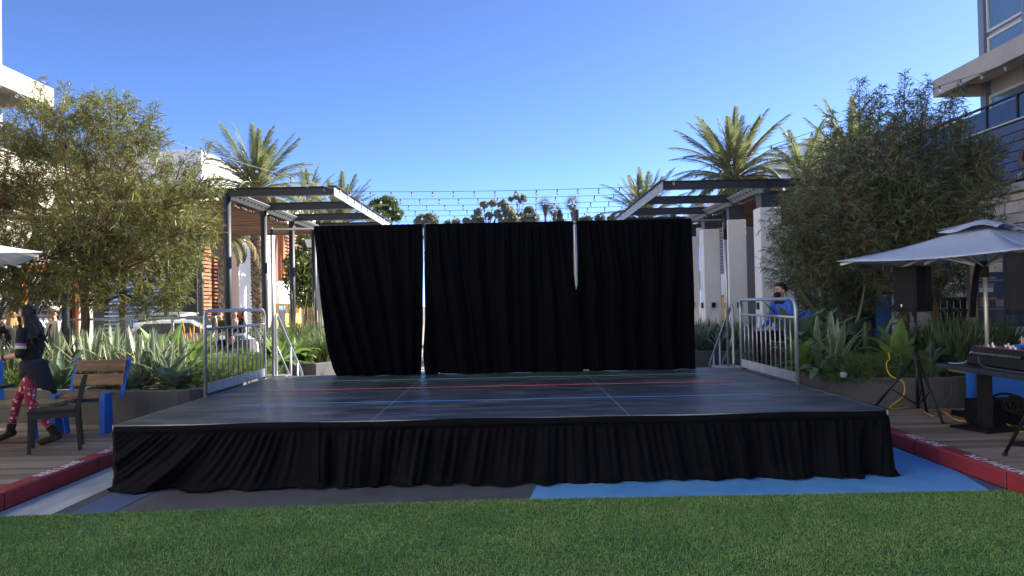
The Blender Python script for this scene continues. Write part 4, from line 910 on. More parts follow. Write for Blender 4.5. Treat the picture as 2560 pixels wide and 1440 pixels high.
def fan_palm(label, px, py, Y, h, sc, seed):
    r = np.random.default_rng(seed); c = at(px, py, Y); T = thing('fan_palm', label, 'palm tree', (c[0], c[1], c[2]-h), group='fan palms on the skyline')
    mb = MB(); mb.tube([(c[0], c[1], c[2]-h), tuple(c)], [.3*sc, .22*sc], 8); part('trunk', mb, K['palmtrunk'], T)
    mb = MB()
    for k in range(34):
        d = norm(r.normal(size=3)+V(0,0,.25)); o = c+d*.7*sc; e = c+d*2.0*sc; x = norm(np.cross(d, r.normal(size=3)))
        for j in range(7): a = (j-3)*.3; q = c+(d*math.cos(a)+x*math.sin(a))*2.1*sc; mb.add([o-x*.06*sc, o+x*.06*sc, q], [(0,1,2)])
    part('fan_leaves', mb, K['hilldark'], T); mb = MB(); mb.cyl(c-V(0,0,2.6*sc), c-V(0,0,.2*sc), .25*sc, .75*sc, 9); part('dead_skirt', mb, K['barkL'], T)
fan_palm('fan palm on a thin trunk, standing left of the short one on the skyline', 1363, 510, 150, 16, .95, 1)
fan_palm('short fan palm in the middle of the three on the skyline', 1385, 525, 150, 11, .95, 2)
fan_palm('fan palm behind the thick pale pole on the skyline', 1431, 510, 140, 16, 1.0, 3)

# ------------------------------------------------------------------ planter plants
def leaf_mesh(name, L, Wd, curl, seed, mats, margin=False, tip=.25, mid=.45, chan=.25):
    """fleshy blade along +x arching upwards; 5 across, 9 along"""
    r = np.random.default_rng(seed); n = 9; G = np.zeros((n, 5, 3)); a = .15; p = V(0,0,0); tw = r.uniform(-.15, .15)
    for i in range(n):
        t = i/(n-1); w = Wd*((.45+.55*math.sin(min(1, t/mid)*math.pi/2)) if t < mid else max(.015, math.cos((t-mid)/(1-mid)*math.pi/2)**.8))
        d = V(math.cos(a), 0, math.sin(a)); up = V(-math.sin(a), 0, math.cos(a)); side = V(0, math.cos(tw*t), math.sin(tw*t))
        for j in range(5): v = (j-2)/2; G[i, j] = p+side*v*w*.5+up*(abs(v)**1.6)*w*chan*(1-.6*t)
        p = p+d*L/(n-1); a -= curl/(n-1)*(1+1.2*t)
    mb = MB(); b = mb.n; mb.v += [tuple(q) for q in G.reshape(-1, 3)]; mb.n += n*5
    for i in range(n-1):
        for j in range(4): mb.f.append((i*5+j, i*5+j+1, (i+1)*5+j+1, (i+1)*5+j)); mb.m.append(1 if margin and j in (0, 3) and i > 0 else 0)
    if margin:                                  # narrow margins
        for i in range(n): G[i,1] = G[i,0]+(G[i,2]-G[i,0])*.28; G[i,3] = G[i,4]+(G[i,2]-G[i,4])*.28
        mb.v = [tuple(q) for q in G.reshape(-1, 3)]
    return mb.mesh(name, mats, True)
def leafset(mat, L, W_, margin=False, curls=(-.25,.2,.7), **k): return [leaf_mesh('leaf', L*q, W_, c, i, [K[mat], K['agaveedge']] if margin else [K[mat]], margin, **k) for i, (c, q) in enumerate(zip(curls, (1, .95, .9)))]
LSET = {'striped': leafset('agavedark', .62, .075, True, mid=.35), 'broad': leafset('agavelight', .46, .135, mid=.5, curls=(.1,.5,1.0)), 'broaddark': leafset('agavedark', .42, .13, mid=.5, curls=(.1,.6,1.1)),
        'aloe': leafset('agave', .55, .060, mid=.2, curls=(-.3,.5,1.2)), 'blue': leafset('agavedark', .60, .11, mid=.4, curls=(-.1,.3,.8))}
def rosette(name, label, cat, kind, loc, n, scale, seed, group=None, e0=1.35, e1=.1, stem=0.0):
    r = np.random.default_rng(seed); T = thing(name, label, cat, tuple(loc), group=group)
    if stem: mb = MB(); mb.cyl((loc[0], loc[1], loc[2]-stem), (loc[0], loc[1], loc[2]+.02), .035, .03, 7); part('stem', mb, K['barkL'], T)
    for k in range(n):
        u = k/max(1, n-1); a = k*2.39996+r.uniform(-.25, .25); el = e0+(e1-e0)*u+r.uniform(-.14, .14); sc = scale*(.62+.5*math.sin(math.pi*min(1, .25+u*.75)))*r.uniform(.82, 1.15)
        o = link('leaf', LSET[kind][int(r.integers(0, 3))], T, (math.cos(a)*.02*scale, math.sin(a)*.02*scale, .03*(1-u)*scale)); o.rotation_euler = (r.uniform(-.2, .2), -(el-.15), a); o.scale = (sc, sc, sc)
    return T
def strap(name, label, cat, loc, n, h, spread, seed, mat='grassleaf', w=.018, group=None, stems=0, fs_=.015):
    """a clump of strappy blades in one mesh"""
    r = np.random.default_rng(seed); T = thing(name, label, cat, tuple(loc), group=group); vs, qs = [], []
    for k in range(n):
        a = r.uniform(0, 6.28); L = h*r.uniform(.6, 1.15); ou = V(math.cos(a), math.sin(a), 0)*spread*r.uniform(.2, 1); p = np.array(loc)+ou*.25+V(0,0,0); x = V(-math.sin(a+r.uniform(-.6,.6)), math.cos(a), 0)*w*r.uniform(.7, 1.2); b = len(vs)
        for i, t in enumerate((0, .35, .7, 1.0)):
            q = p+V(0,0,1)*L*(t-.30*t*t*r.uniform(.4, 1.4)*np.linalg.norm(ou)/max(.01, spread))+ou*t**1.7*1.0; wv = x*(1, .9, .6, .06)[i]; vs += [q-wv, q+wv]
        qs += [(b, b+1, b+3, b+2), (b+2, b+3, b+5, b+4), (b+4, b+5, b+7, b+6)]
    o = link('foliage', fastmesh('foliage', np.array(vs)-np.array(loc), np.array(qs), K[mat]), T); o['kind'] = 'stuff'
    for k in range(stems):
        a = r.uniform(0, 6.28); d = norm(V(math.cos(a)*.15, math.sin(a)*.15, 1)); q = np.array(loc)+V(math.cos(a), math.sin(a), 0)*.06; e = q+d*h*r.uniform(1.1, 1.7); mb = MB(); mb.tube([q, (q+e)/2+V(.01,0,0), e], [.009, .007, .005], 5)
        part('flower_stem', mb, K['drygrass'], T); mb = MB(); mb.tube([e-d*.17, e-d*.14, e-d*.05, e+d*.04], [.006, fs_, fs_*.9, .004], 7); part('flower_spike', mb, K['flower' if fs_ > .0125 else 'yellowspike'], T)
    return T
def feathery(name, label, loc, rad, hgt, n, seed, mat='fern', group='feathery shrubs'):
    r = np.random.default_rng(seed); T = thing(name, label, 'shrub', tuple(loc), group=group); d = r.normal(size=(n//9, 3)); d[:, 2] = np.abs(d[:, 2]); d /= np.linalg.norm(d, axis=1, keepdims=True)
    q = np.array(loc)+d*np.array([rad, rad, hgt])*(.45+.55*r.random((len(d), 1))); B = np.repeat(q, 9, 0); D = np.repeat(d, 9, 0)*.8+r.normal(size=(len(B), 3))*.7+np.array([0,0,.35]); L = r.uniform(.05, .11, len(B))
    vs, qq = blades(B-np.array(loc), D, L, np.full(len(B), .006), r, .1); o = link('foliage', fastmesh('foliage', vs, qq, K[mat]), T); o['kind'] = 'stuff'; return T
GA, GB = 'striped agaves in the bench side planter', 'agaves in the planter by the speaker'
# bench side planter -------------------------------------------------
def at_soil(px, Y, z): p = at(px, 900, Y); return V(p[0], Y, z)
rosette('agave', 'largest bright green broad leaved agave, backlit, above the bench end', 'agave', 'broad', at_soil(415, 12.6, .70), 26, 1.55, 1, stem=.2)
rosette('agave', 'bright broad leaved agave spilling past the guard rail post', 'agave', 'broad', at_soil(478, 12.9, .72), 22, 1.35, 2, stem=.2)
rosette('agave', 'low broad leaved agave on the planter edge between bench and guard rail', 'agave', 'broaddark', at_soil(440, 10.45, .60), 18, .95, 3)
rosette('agave', 'wide dusky agave behind the walking woman', 'agave', 'blue', at_soil(150, 11.0, .56), 20, 1.05, 4)
rosette('agave', 'low dusky agave showing under the bench back', 'agave', 'broaddark', at_soil(255, 10.5, .56), 16, .8, 5)
rosette('agave', 'small round leaved agave at the planter rim by the bench', 'agave', 'broaddark', at_soil(320, 10.55, .58), 14, .75, 6)
k = 0
for (px, Y, s) in ((235,11.5,1.15),(280,11.9,1.2),(330,11.4,1.1),(372,11.2,1.15),(300,12.6,1.2),(350,12.4,1.1),(215,12.4,1.2),(255,13.0,1.2),(395,11.7,1.1),(420,11.0,1.0),(345,10.9,.9),(180,12.6,1.15),(140,12.2,1.1),(60,12.6,1.1),(20,12.0,1.05),(90,11.6,1.0),(-20,12.6,1.1),(290,11.2,.95),(455,11.5,1.0),(120,13.2,1.1)):
    k += 1; rosette('agave', 'striped agave '+('behind the walking woman' if px < 130 else 'around the foot of the feathery tree' if px < 230 else 'above the back of the short bench' if px < 335 else 'between the bench and the guard rail'), 'agave', 'striped', at_soil(px, Y, .56), 22, s*1.12, 100+k, GA, e0=1.45, e1=.55)
for i, (px, Y) in enumerate(((478,15.0),(488,15.2),(508,15.1),(522,15.2),(470,14.8))):
    strap('aloe_plant', 'flowering aloe with orange yellow spikes beyond the guard rail', 'aloe', at_soil(px, Y, .6), 40, .5, .3, 300+i, w=.02, group='aloes in flower', stems=2)
feathery('feathery_shrub', 'sunlit feathery shrub inside the guard rail view, nearest its middle', at_soil(590, 12.6, .50), .75, .50, 7000, 1)
feathery('feathery_shrub', 'shaded feathery shrub against the guard rail front post', at_soil(500, 11.0, .50), .55, .38, 6000, 2)
feathery('feathery_shrub', 'bright feathery shrub at the rear foot of the guard rail', at_soil(655, 12.4, .45), .35, .35, 3000, 3)
feathery('feathery_shrub', 'pale sunlit feathery shrub beside the tree trunk', at_soil(155, 12.9, .60), .6, .62, 5000, 4)
feathery('feathery_shrub', 'dark feathery shrub behind the woman, low at the planter edge', at_soil(45, 11.0, .50), .5, .35, 4000, 5)
feathery('feathery_shrub', 'yellow green feathery shrub behind the guard rail balusters', at_soil(545, 13.4, .50), .7, .45, 5000, 6)
# behind the stage, bench side
rosette('agave', 'big bright agave just behind the rear guard rail post', 'agave', 'broad', at_soil(700, 15.9, .5), 24, 1.5, 11, stem=.1)
rosette('agave', 'bright agave behind the bent stair handrail', 'agave', 'broad', at_soil(745, 16.6, .5), 22, 1.3, 12)
GS = 'strappy grass clumps behind the stage'
for i, (px, Y, h) in enumerate(((690,17.6,.9),(720,18.0,1.0),(745,17.4,.9),(770,17.9,.9),(765,16.6,.7),(790,17.0,.7),(800,18.2,.9),(815,17.2,.75),(705,16.8,.8),(835,17.8,.8),(740,18.8,1.0),(780,19.0,1.0),(675,18.6,1.0))):
    strap('grass_clump', 'sunlit grass clump '+('with flower stems ' if i in (0,1,3,6,10,11) else '')+('behind the stair handrail' if px < 735 else 'between handrail and curtain' if px < 785 else 'at the curtain edge'), 'grass clump', at_soil(px, Y, .42), 130, h, .45, 400+i, w=.014, group=GS, stems=2 if i in (0,1,3,6,10,11) else 0, fs_=.010)
# white column side
GC = 'dark agaves at the foot of the white columns'
for i, (px, Y, s) in enumerate(((1750,17.9,1.0),(1780,18.2,1.1),(1812,18.0,1.0),(1845,17.6,1.0),(1760,18.8,1.0),(1880,18.3,1.0),(1800,17.3,.9))):
    rosette('agave', 'blue green agave at the white columns, '+('next to the curtain edge' if px < 1770 else 'below the second column' if px < 1850 else 'behind the pale guard rail'), 'agave', 'blue', at_soil(px, Y, .46), 24, s, 500+i, GC, e0=1.4, e1=.35)
for i, (px, Y) in enumerate(((1745,19.4),(1775,19.6),(1815,19.3),(1850,19.4),(1900,18.8))):
    strap('grass_clump', 'shaded strappy grass clump between the white columns', 'grass clump', at_soil(px, Y, .42), 130, .85, .4, 520+i, group='grass clumps between the columns', w=.014)
rosette('agave', 'tall broad leaved agave right behind the pale guard rail', 'agave', 'broaddark', at_soil(2005, 12.2, .75), 28, 2.05, 21, stem=.3)
rosette('agave', 'broad leaved agave with pale green heart beside the guard rail front post', 'agave', 'broad', at_soil(2005, 11.4, .58), 22, 1.25, 22)
rosette('agave', 'spiky grey green agave between the guard rail and the feathery shrubs', 'agave', 'striped', at_soil(2085, 11.3, .58), 34, 1.22, 23, e0=1.4, e1=.3)
rosette('agave', 'long leaved agave with arching horizontal blades in front of the blue kiosk', 'agave', 'aloe', at_soil(2122, 12.4, .88), 14, 2.0, 24, e0=1.2, e1=-.1, stem=.35)
rosette('agave', 'mid sized agave at the foot of the speaker stand, with an upright pale leaf', 'agave', 'agl' if False else 'broad', at_soil(2240, 11.1, .62), 24, 1.4, 25)
rosette('agave', 'rounded agave behind the speaker stand leg', 'agave', 'broaddark', at_soil(2318, 11.0, .60), 20, 1.1, 26)
rosette('agave', 'dark broad agave in the gap beside the rail balusters', 'agave', 'broaddark', at_soil(1930, 12.4, .55), 22, 1.2, 27)
rosette('agave', 'low agave lying over the planter rim near the stage corner', 'agave', 'broaddark', at_soil(2055, 10.9, .56), 16, 1.0, 28)
rosette('agave', 'dark agave behind the rail, farther from the camera than the tall one', 'agave', 'blue', at_soil(1890, 13.2, .55), 22, 1.15, 29)
for i, (px, Y, h) in enumerate(((2290,12.2,.75),(2325,12.4,.85),(2360,12.0,.85),(2395,12.3,.9),(2430,12.1,.85),(2460,12.5,.85),(2340,11.5,.7),(2400,11.3,.75),(2440,11.5,.7),(2200,12.6,.6),(2490,12.0,.8),(2375,12.9,.9),(2520,12.4,.85))):
    strap('grass_clump', 'dark strappy leaved clump '+('right behind the loudspeaker pole' if px < 2350 else 'before the black lattice screen' if px < 2420 else 'below the directory board' if px < 2500 else 'at the picture edge behind the mixing table'), 'grass clump', at_soil(px, Y, .50), 120, h, .5, 600+i, 'leafstrap', .022, group='dark strappy clumps')
for i, (px, Y, l) in enumerate(((2130,10.75,'dark feathery shrub over the curved planter rim, nearest the stage'),(2190,10.6,'dark feathery shrub in the middle of the curved planter rim'),(2255,10.7,'dark feathery shrub behind the speaker tripod legs'),(2170,11.3,'taller feathery shrub behind those on the planter rim'),(2080,11.8,'feathery shrub behind the spiky agave'),(2225,12.0,'brownish feathery shrub at the slim palm foot'))):
    feathery('feathery_shrub', l, at_soil(px, Y, .50), .46, .36, 7500, 50+i, mat='ferndark')
p = at_soil(2108, 10.42, .60); mb = MB(); mb.ell(p, (.055,.05,.045)); solo('rock', mb, K['greyst'], 'small white rock on the planter rim among the shrubs', 'rock', smooth=True, loc=tuple(p))
p = at_soil(2160, 11.9, .70); mb = MB(); mb.ell(p, (.2,.18,.2), nu=14, nv=9); solo('rubbish_bag', mb, K['cab'], 'dark shiny bag among the agaves near the slim palm', 'bag', smooth=True, loc=tuple(p))
rosette('agave', 'pale spiky agave leaning out between the tall agave and the slim palm', 'agave', 'aloe', at_soil(2165, 11.9, .60), 26, 1.35, 30, e0=1.35, e1=.2)
rosette('agave', 'grey green sword leaved agave low beside the guard rail front post', 'agave', 'striped', at_soil(2035, 11.8, .58), 26, 1.2, 31, e0=1.4, e1=.2)
rosette('agave', 'sword leaved agave just in front of the lattice screen', 'agave', 'aloe', at_soil(2380, 11.4, .58), 26, 1.25, 32, e0=1.4, e1=.3)
rosette('agave', 'broad agave in shade right behind the umbrella pole', 'agave', 'broaddark', at_soil(2440, 11.2, .58), 20, 1.1, 33)
# hedges farther off
for i, (px, Y, w_, h_, l) in enumerate(((730,27.5,2.4,1.0,'low clipped hedge beyond the strappy grasses'),(1870,24.0,1.6,.9,'low hedge between the white columns'),(820,33,3,1.2,'far hedge behind the curtain edge'))):
    r = np.random.default_rng(70+i); c = at_soil(px, Y, .5); vs, q = leafcloud([(c+V((u-.5)*w_, 0, .1), .5*h_) for u in np.linspace(0, 1, 5)], 4000, .05, r); o = link('hedge', fastmesh('hedge', vs-c, q, K['smallleaf']), None, tuple(c)); tag(o, l, 'hedge')
# ================================================================== FURNITURE AND SOUND EQUIPMENT
def prism_x(pts_yz, x0, x1):
    """extrude a y-z outline along x"""
    n = len(pts_yz); mb = MB(); vs = [(x0, y, z) for y, z in pts_yz]+[(x1, y, z) for y, z in pts_yz]
    mb.add(vs, [tuple(range(n)), tuple(range(n, 2*n))[::-1]]+[(i, n+i, n+(i+1) % n, (i+1) % n) for i in range(n)]); return mb
DZ = .16
# wooden seat with blue steel ends, on the deck against the planter
bn = thing('bench', 'short wooden bench with a slatted back and blue steel ends against the planter', 'bench', (-5.30, 9.6, DZ))
xa, xb = -5.66, -4.97
for k, (y, z) in enumerate(((9.83, .72), (9.89, .90))):
    mb = MB(); mb.obox(((xa+xb)/2, y, z+.075), (xb-xa-.03, .03, .155), m=0, tilt=-.30); part('back_board', mb, K['benchwood'], bn, bevel=.006)
for k in range(3):
    y = 9.36+k*.145; part('seat_board', slab_mb((xa+.01, y, .60), (xb-.10, y+.135, .645)), K['benchwood'], bn, bevel=.006)
for x in (xa-.02, xb-.09):
    mb = prism_x([(9.30,DZ+.002),(9.52,DZ+.002),(9.50,.665),(9.32,.665)], x+.015, x+.09); part('end_panel', mb, K['blue'], bn, bevel=.004)
for x in (xa+.0, xb-.012):
    mb = MB(); mb.bar((x, 9.74, .55), (x, 9.965, 1.07), .018, .05, up=(1,0,0)); part('back_bar', mb, K['blue'], bn)
part('seat_rail', slab_mb((xa+.1, 9.40, .55), (xb-.1, 9.46, .598)), K['navy'], bn)
# long low bench on the left
lb = thing('bench', 'long low bench of worn pale boards on folded blue legs behind the black chair', 'bench', (-6.7, 9.2, DZ))
for k in range(4): part('seat_board', slab_mb((-8.6, 8.84+k*.14, .565), (-5.38, 8.965+k*.14, .61)), K['palewood'], lb, bevel=.005)
for x in (-5.62, -7.9):
    mb = MB(); mb.bar((x, 8.92, .56), (x+.04, 8.90, DZ+.02), .10, .016); part('leg', mb, K['blue'], lb); mb = MB(); mb.bar((x+.14, 9.30, .56), (x+.18, 9.32, DZ+.02), .10, .016); part('leg', mb, K['blue'], lb)
    part('leg_plate', slab_mb((x-.02, 8.9, .545), (x+.18, 9.34, .563)), K['blue'], lb)
mb = MB(); mb.bar((-6.35, 9.42, .6), (-6.45, 9.55, 1.12), .10, .016); part('back_bar', mb, K['blue'], lb)
part('back_board', slab_mb((-8.6, 9.47, .78), (-6.40, 9.50, .94)), K['palewood'], lb)
# black armless chair
ch = thing('chair', 'black metal armless chair with its back to the stage', 'chair', (-5.03, 8.37, DZ), math.radians(27.0))
# local frame: the chair faces -x
def lpart(nm, mb, mt, o, **k): return part(nm, mb, mt, o, local=True, **k)
for sx, sy, nm in ((-.23,-.215,'leg'),(-.23,.215,'leg')): mb = MB(); mb.bar((sx,sy,0),(sx+.01,sy,.43),.036,.036); lpart(nm, mb, K['blacksteel'], ch)
for sy in (-.215,.215):
    mb = MB(); mb.bar((.255,sy,0),(.225,sy,.45),.036,.042); mb.bar((.225,sy,.45),(.30,sy,.80),.034,.045); lpart('rear_leg', mb, K['blacksteel'], ch)
mb = MB(); mb.box((-.25,-.235,.425),(.24,.235,.455)); lpart('seat', mb, K['blacksteel'], ch, bevel=.008)
for k in range(4): mb = MB(); mb.bar((.235+.018*k,-.21,.52+.075*k),(.235+.018*k,.21,.52+.075*k),.016,.05,up=(.2,0,1)); lpart('back_slat', mb, K['blacksteel'], ch)
mb = MB(); mb.box((-.24,-.225,.37),(.235,.225,.424)); lpart('apron', mb, K['blacksteel'], ch)
# table at the picture's left edge
tb = thing('table', 'dark cafe table reaching in beside the walking woman', 'table', (-6.05, 7.95, DZ))
part('tabletop', slab_mb((-6.8, 7.55, .875), (-5.42, 8.30, .91)), K['darksteel'], tb, bevel=.006)
part('pedestal', slab_mb((-6.15, 7.88, DZ+.02), (-6.07, 7.96, .874)), K['blacksteel'], tb); part('base_plate', slab_mb((-6.4, 7.65, DZ+.001), (-5.85, 8.2, DZ+.02)), K['blacksteel'], tb)

# umbrellas -----------------------------------------------------------
def umbrella(label, c, zt, ze, half, rz, pole_z0):
    U = thing('umbrella', label, 'umbrella', (c[0], c[1], pole_z0), group='pale patio umbrellas'); R = Matrix.Rotation(rz, 3, 'Z')
    w = lambda p: np.array(R @ Vector(p))+V(c[0], c[1], 0)
    cs = [(-half,-half),(half,-half),(half,half),(-half,half)]; n = 10
    for k in range(4):
        a, b = V(*cs[k], ze), V(*cs[(k+1) % 4], ze); top = V(0,0,zt-.05); G = np.zeros((9, n+1, 3))
        for i in range(9):
            t = .10+.90*i/8
            for j in range(n+1):
                u = j/n; q = a+(b-a)*u; p = top+(q-top)*t; sag = -.045*math.sin(math.pi*u)*t-.05*math.sin(math.pi*t); G[i, j] = w(p+V(0,0,sag))-0
        mb = MB(); mb.grid(G, flip=True); o = part('canopy_panel', mb, K['canvas'], U, smooth=True); s = o.modifiers.new('t', 'SOLIDIFY'); s.thickness = .004
    vent = half*.30; 
    for k in range(4):
        a, b = V(*[q*.30 for q in cs[k]], zt-.155), V(*[q*.30 for q in cs[(k+1) % 4]], zt-.155); G = np.zeros((5, 11, 3))
        for i in range(5):
            for j in range(11):
                t = .02+.98*i/4; u = j/10; q = a+(b-a)*u; G[i, j] = w(V(0,0,zt-.005)+(q-V(0,0,zt-.005))*t+V(0,0,(.035*math.sin(math.pi*2*u+k)+.03*math.sin(math.pi*u))*t**2))
        mb = MB(); mb.grid(G, flip=True); o = part('vent_flap', mb, K['canvas'], U, smooth=True); s = o.modifiers.new('t', 'SOLIDIFY'); s.thickness = .004
    for k in range(8):
        t = cs[k//2] if k % 2 == 0 else tuple((np.array(cs[k//2])+np.array(cs[(k//2+1) % 4]))/2)
        mb = MB(); mb.bar(w(V(0,0,zt-.18)), w(V(t[0]*.97, t[1]*.97, ze-.045-(0.055 if k % 2 else 0))), .018, .028); part('rib', mb, K['polealu'], U)
        mb = MB(); mb.bar(w(V(t[0]*.03, t[1]*.03, ze-.12)), w(V(t[0]*.5, t[1]*.5, (zt+ze)/2-.13)), .014, .02); part('strut', mb, K['polealu'], U)
    mb = MB(); mb.cyl((c[0],c[1],pole_z0),(c[0],c[1],zt-.02),.024,n=12); part('pole', mb, K['polealu'], U, smooth=True)
    mb = MB(); mb.cyl((c[0],c[1],ze-.26),(c[0],c[1],ze-.06),.045,n=10); part('runner', mb, K['rubber'], U)
    mb = MB(); P = smoothpath([(c[0]-.07,c[1],ze-.08),(c[0]-.14,c[1]-.02,ze-.35),(c[0]-.17,c[1],ze-.75)],5)
    for i in range(len(P)-1): mb.bar(P[i], P[i+1], .07, .02, up=(0,1,0))
    part('tie_strap', mb, K['cab'], U)
    mb = MB(); mb.box((c[0]-.3,c[1]-.3,pole_z0+.001),(c[0]+.3,c[1]+.3,pole_z0+.06)); part('base', mb, K['blacksteel'], U); return U
umbrella('pale square umbrella over the mixing table, in front of the dense dark tree', (5.98, 9.2), 2.62, 2.15, 1.20, math.radians(28), DZ)
umbrella('pale square umbrella whose corner alone shows in front of the feathery tree', (-6.84, 8.3), 2.86, 2.36, 1.30, math.radians(-50), DZ)

# loudspeakers --------------------------------------------------------
def tripod(label, c, feet, z_hub, z_top):
    T = thing('speaker_stand', label, 'speaker stand', (c[0], c[1], DZ), group='tripod speaker stands')
    mb = MB(); mb.cyl((c[0],c[1],DZ+.10),(c[0],c[1],z_hub+.12),.021,n=10); part('lower_tube', mb, K['blacksteel'], T, smooth=True)
    mb = MB(); mb.cyl((c[0],c[1],z_hub+.1),(c[0],c[1],z_top),.017,n=10); part('pole', mb, K['blacksteel'], T, smooth=True)
    mb = MB(); mb.cyl((c[0],c[1],z_hub-.06),(c[0],c[1],z_hub+.06),.042,n=10); part('hub', mb, K['rubber'], T); mb = MB(); mb.cyl((c[0],c[1],z_hub+.30),(c[0],c[1],z_hub+.42),.030,n=10); part('collar', mb, K['rubber'], T)
    mb = MB(); mb.cyl((c[0]+.03,c[1],z_hub+.36),(c[0]+.10,c[1]-.02,z_hub+.37),.018,n=8); part('knob', mb, K['rubber'], T)
    for f in feet:
        h = V(c[0],c[1],z_hub); d = norm(V(f[0]-c[0], f[1]-c[1], 0)); mb = MB(); mb.cyl(h+d*.04, V(f[0],f[1],DZ+.02), .0165, n=8); l = part('leg', mb, K['blacksteel'], T, smooth=True)
        mb = MB(); mb.cyl(V(f[0],f[1],DZ+.03)-d*.012, V(f[0],f[1],DZ)+d*.01, .021, n=8); part('rubber_foot', mb, K['rubber'], l)
        q = h+(V(f[0],f[1],DZ)-h)*.52; mb = MB(); mb.cyl(V(c[0],c[1],DZ+.14), q, .010, n=6); part('brace', mb, K['blacksteel'], T)
    return T
C1 = atz(2290, 1047, DZ); C1 = V(C1[0], C1[1]+.0, 0); 
tripod('black tripod stand under the loudspeaker, beside the stage corner', (5.22, 9.42), [(4.72, 9.66), (5.21, 8.86), (5.50, 9.75)], .86, 1.50)
def speaker(label, c, z0, hgt, w, d, rz):
    """c: centre; local front is -y"""
    S = thing('loudspeaker', label, 'loudspeaker', (c[0], c[1], z0), rz, group='black loudspeakers on stands')
    b, t = w/2, w*.30
    out = [(-b, -d/2+.04), (b, -d/2+.04), (b, d*.05), (t, d/2), (-t, d/2), (-b, d*.05)]
    mb = MB(); mb.poly(out, .0, hgt); lpart('cabinet', mb, K['cab'], S, bevel=.012)
    G = np.zeros((5, 7, 3)); 
    fr = [(-b+.006, -d/2+.038), (-b+.03, -d/2+.012), (-.06, -d/2-.012), (.06, -d/2-.012), (b-.03, -d/2+.012), (b-.006, -d/2+.038)]
    mb = MB(); mb.poly(fr, .045, hgt-.03); lpart('grille', mb, K['grille'], S)
    mb = MB(); mb.poly(fr, .006, .042); mb.poly(fr, hgt-.027, hgt-.003); lpart('end_trim', mb, K['cab'], S)
    mb = MB(); mb.tube([(0,-d/2-.0125,.085),(0,-d/2-.0165,.085)], .014, 10); mb.tube([(0,-d/2-.0125,.068),(0,-d/2-.0165,.060)], .007, 8); lpart('badge', mb, K['badge'], S)
    mb = MB(); mb.cyl((0,0,-.05),(0,0,0),.03,n=10); lpart('pole_socket', mb, K['rubber'], S); mb = MB(); mb.box((-.06,d/2-.005,hgt*.6),(.06,d/2+.02,hgt*.66)); lpart('handle', mb, K['rubber'], S); return S
speaker('black loudspeaker on the tripod stand in front of the dense dark tree', (5.20, 9.40), 1.48, .57, .37, .36, math.radians(-74))
tripod('black tripod stand at the picture edge, one leg on the deck by the kerb', (4.98, 6.62), [(4.74, 6.97), (5.5, 6.8), (5.0, 6.05)], .95, 1.5)
speaker('black loudspeaker cut off by the picture edge, nearest the camera', (4.78, 6.62), 1.50, .55, .38, .36, math.radians(-28))

# mixing table --------------------------------------------------------
dj = thing('mixing_table', 'long dark pedestal table carrying the sound mixer', 'table', (5.45, 7.8, DZ))
TZ = .90
part('tabletop', slab_mb((5.02, 6.95, TZ-.055), (5.85, 8.62, TZ)), K['darksteel'], dj, bevel=.006)
for y in (8.42, 7.35):
    part('column', slab_mb((5.40, y-.055, DZ+.03), (5.51, y+.055, TZ-.056)), K['blacksteel'], dj)
    mb = MB(); mb.obox((5.46, y, DZ+.014), (.52, .50, .026), .3); part('base_plate', mb, K['blacksteel'], dj)
mx = thing('mixer', 'dark sound mixer with pink top and chrome sockets, in its case on the table', 'mixer', (5.5, 8.0, TZ))
mb = MB(); mb.poly([(5.22,7.40),(5.80,7.40),(5.80,8.36),(5.22,8.36)], TZ+.002, TZ+.12); part('case', mb, K['grille'], mx, bevel=.02)
part('lower_body', slab_mb((5.27,7.45,TZ+.121),(5.76,8.30,TZ+.15)), K['cab'], mx)
mb = MB(); mb.box((5.25,7.42,TZ+.151),(5.78,8.33,TZ+.205)); part('upper_body', mb, K['blacksteel'], mx, bevel=.004)
K['pinkpanel'] = M('pink_mixer_panel', (.30,.11,.17), .4, var=.15); part('control_panel', slab_mb((5.28,7.46,TZ+.206),(5.75,8.29,TZ+.211)), K['pinkpanel'], mx)
rr = random.Random(4)
mb = MB()
for k in range(18): y = 7.50+k*.045; mb.cyl((5.262,y,TZ+.136),(5.245,y,TZ+.136),.012,n=7)
part('sockets', mb, K['alu'], mx)
for k in range(26):
    x = 5.30+.11*(k % 4)+rr.uniform(0,.03); y = 7.52+.11*(k//4)+rr.uniform(0,.03); mb = MB(); mb.cyl((x,y,TZ+.211),(x,y,TZ+rr.uniform(.228,.25)),.011,.009,7); part('control_knob', mb, K['badge' if k % 3 else 'blacksteel'], mx)
mb = MB(); mb.cyl((5.45,7.75,TZ+.21),(5.45,7.75,TZ+.34),.006,n=6); part('aerial', mb, K['alu'], mx)
part('blue_fader', slab_mb((5.40,7.72,TZ+.212),(5.47,7.78,TZ+.25)), K['blue'], mx)
def cable(name, label, pts, r, mat, n=6): mb = MB(); mb.tube(smoothpath(pts, 6), r, n); return solo(name, mb, K[mat], label, 'cable', smooth=True, loc=tuple(map(float, pts[0])))
cable('cable', 'pale blue cable lying across the mixing table end', [at(2372,908,8.5)*V(1,1,0)+V(0,0,TZ+.008), V(5.20,8.42,TZ+.008), V(5.24,8.36,TZ+.05), V(5.26,8.34,TZ+.135), V(5.29,8.28,TZ+.14)], .007, 'bluecable')
cable('cable', 'thin dark cable hanging down the case front on the mixing table', [V(5.245,8.16,TZ+.13), V(5.205,8.10,TZ+.06), V(5.17,7.95,TZ+.01), V(5.12,7.6,TZ+.008), V(5.1,7.1,TZ+.008)], .006, 'greycable')
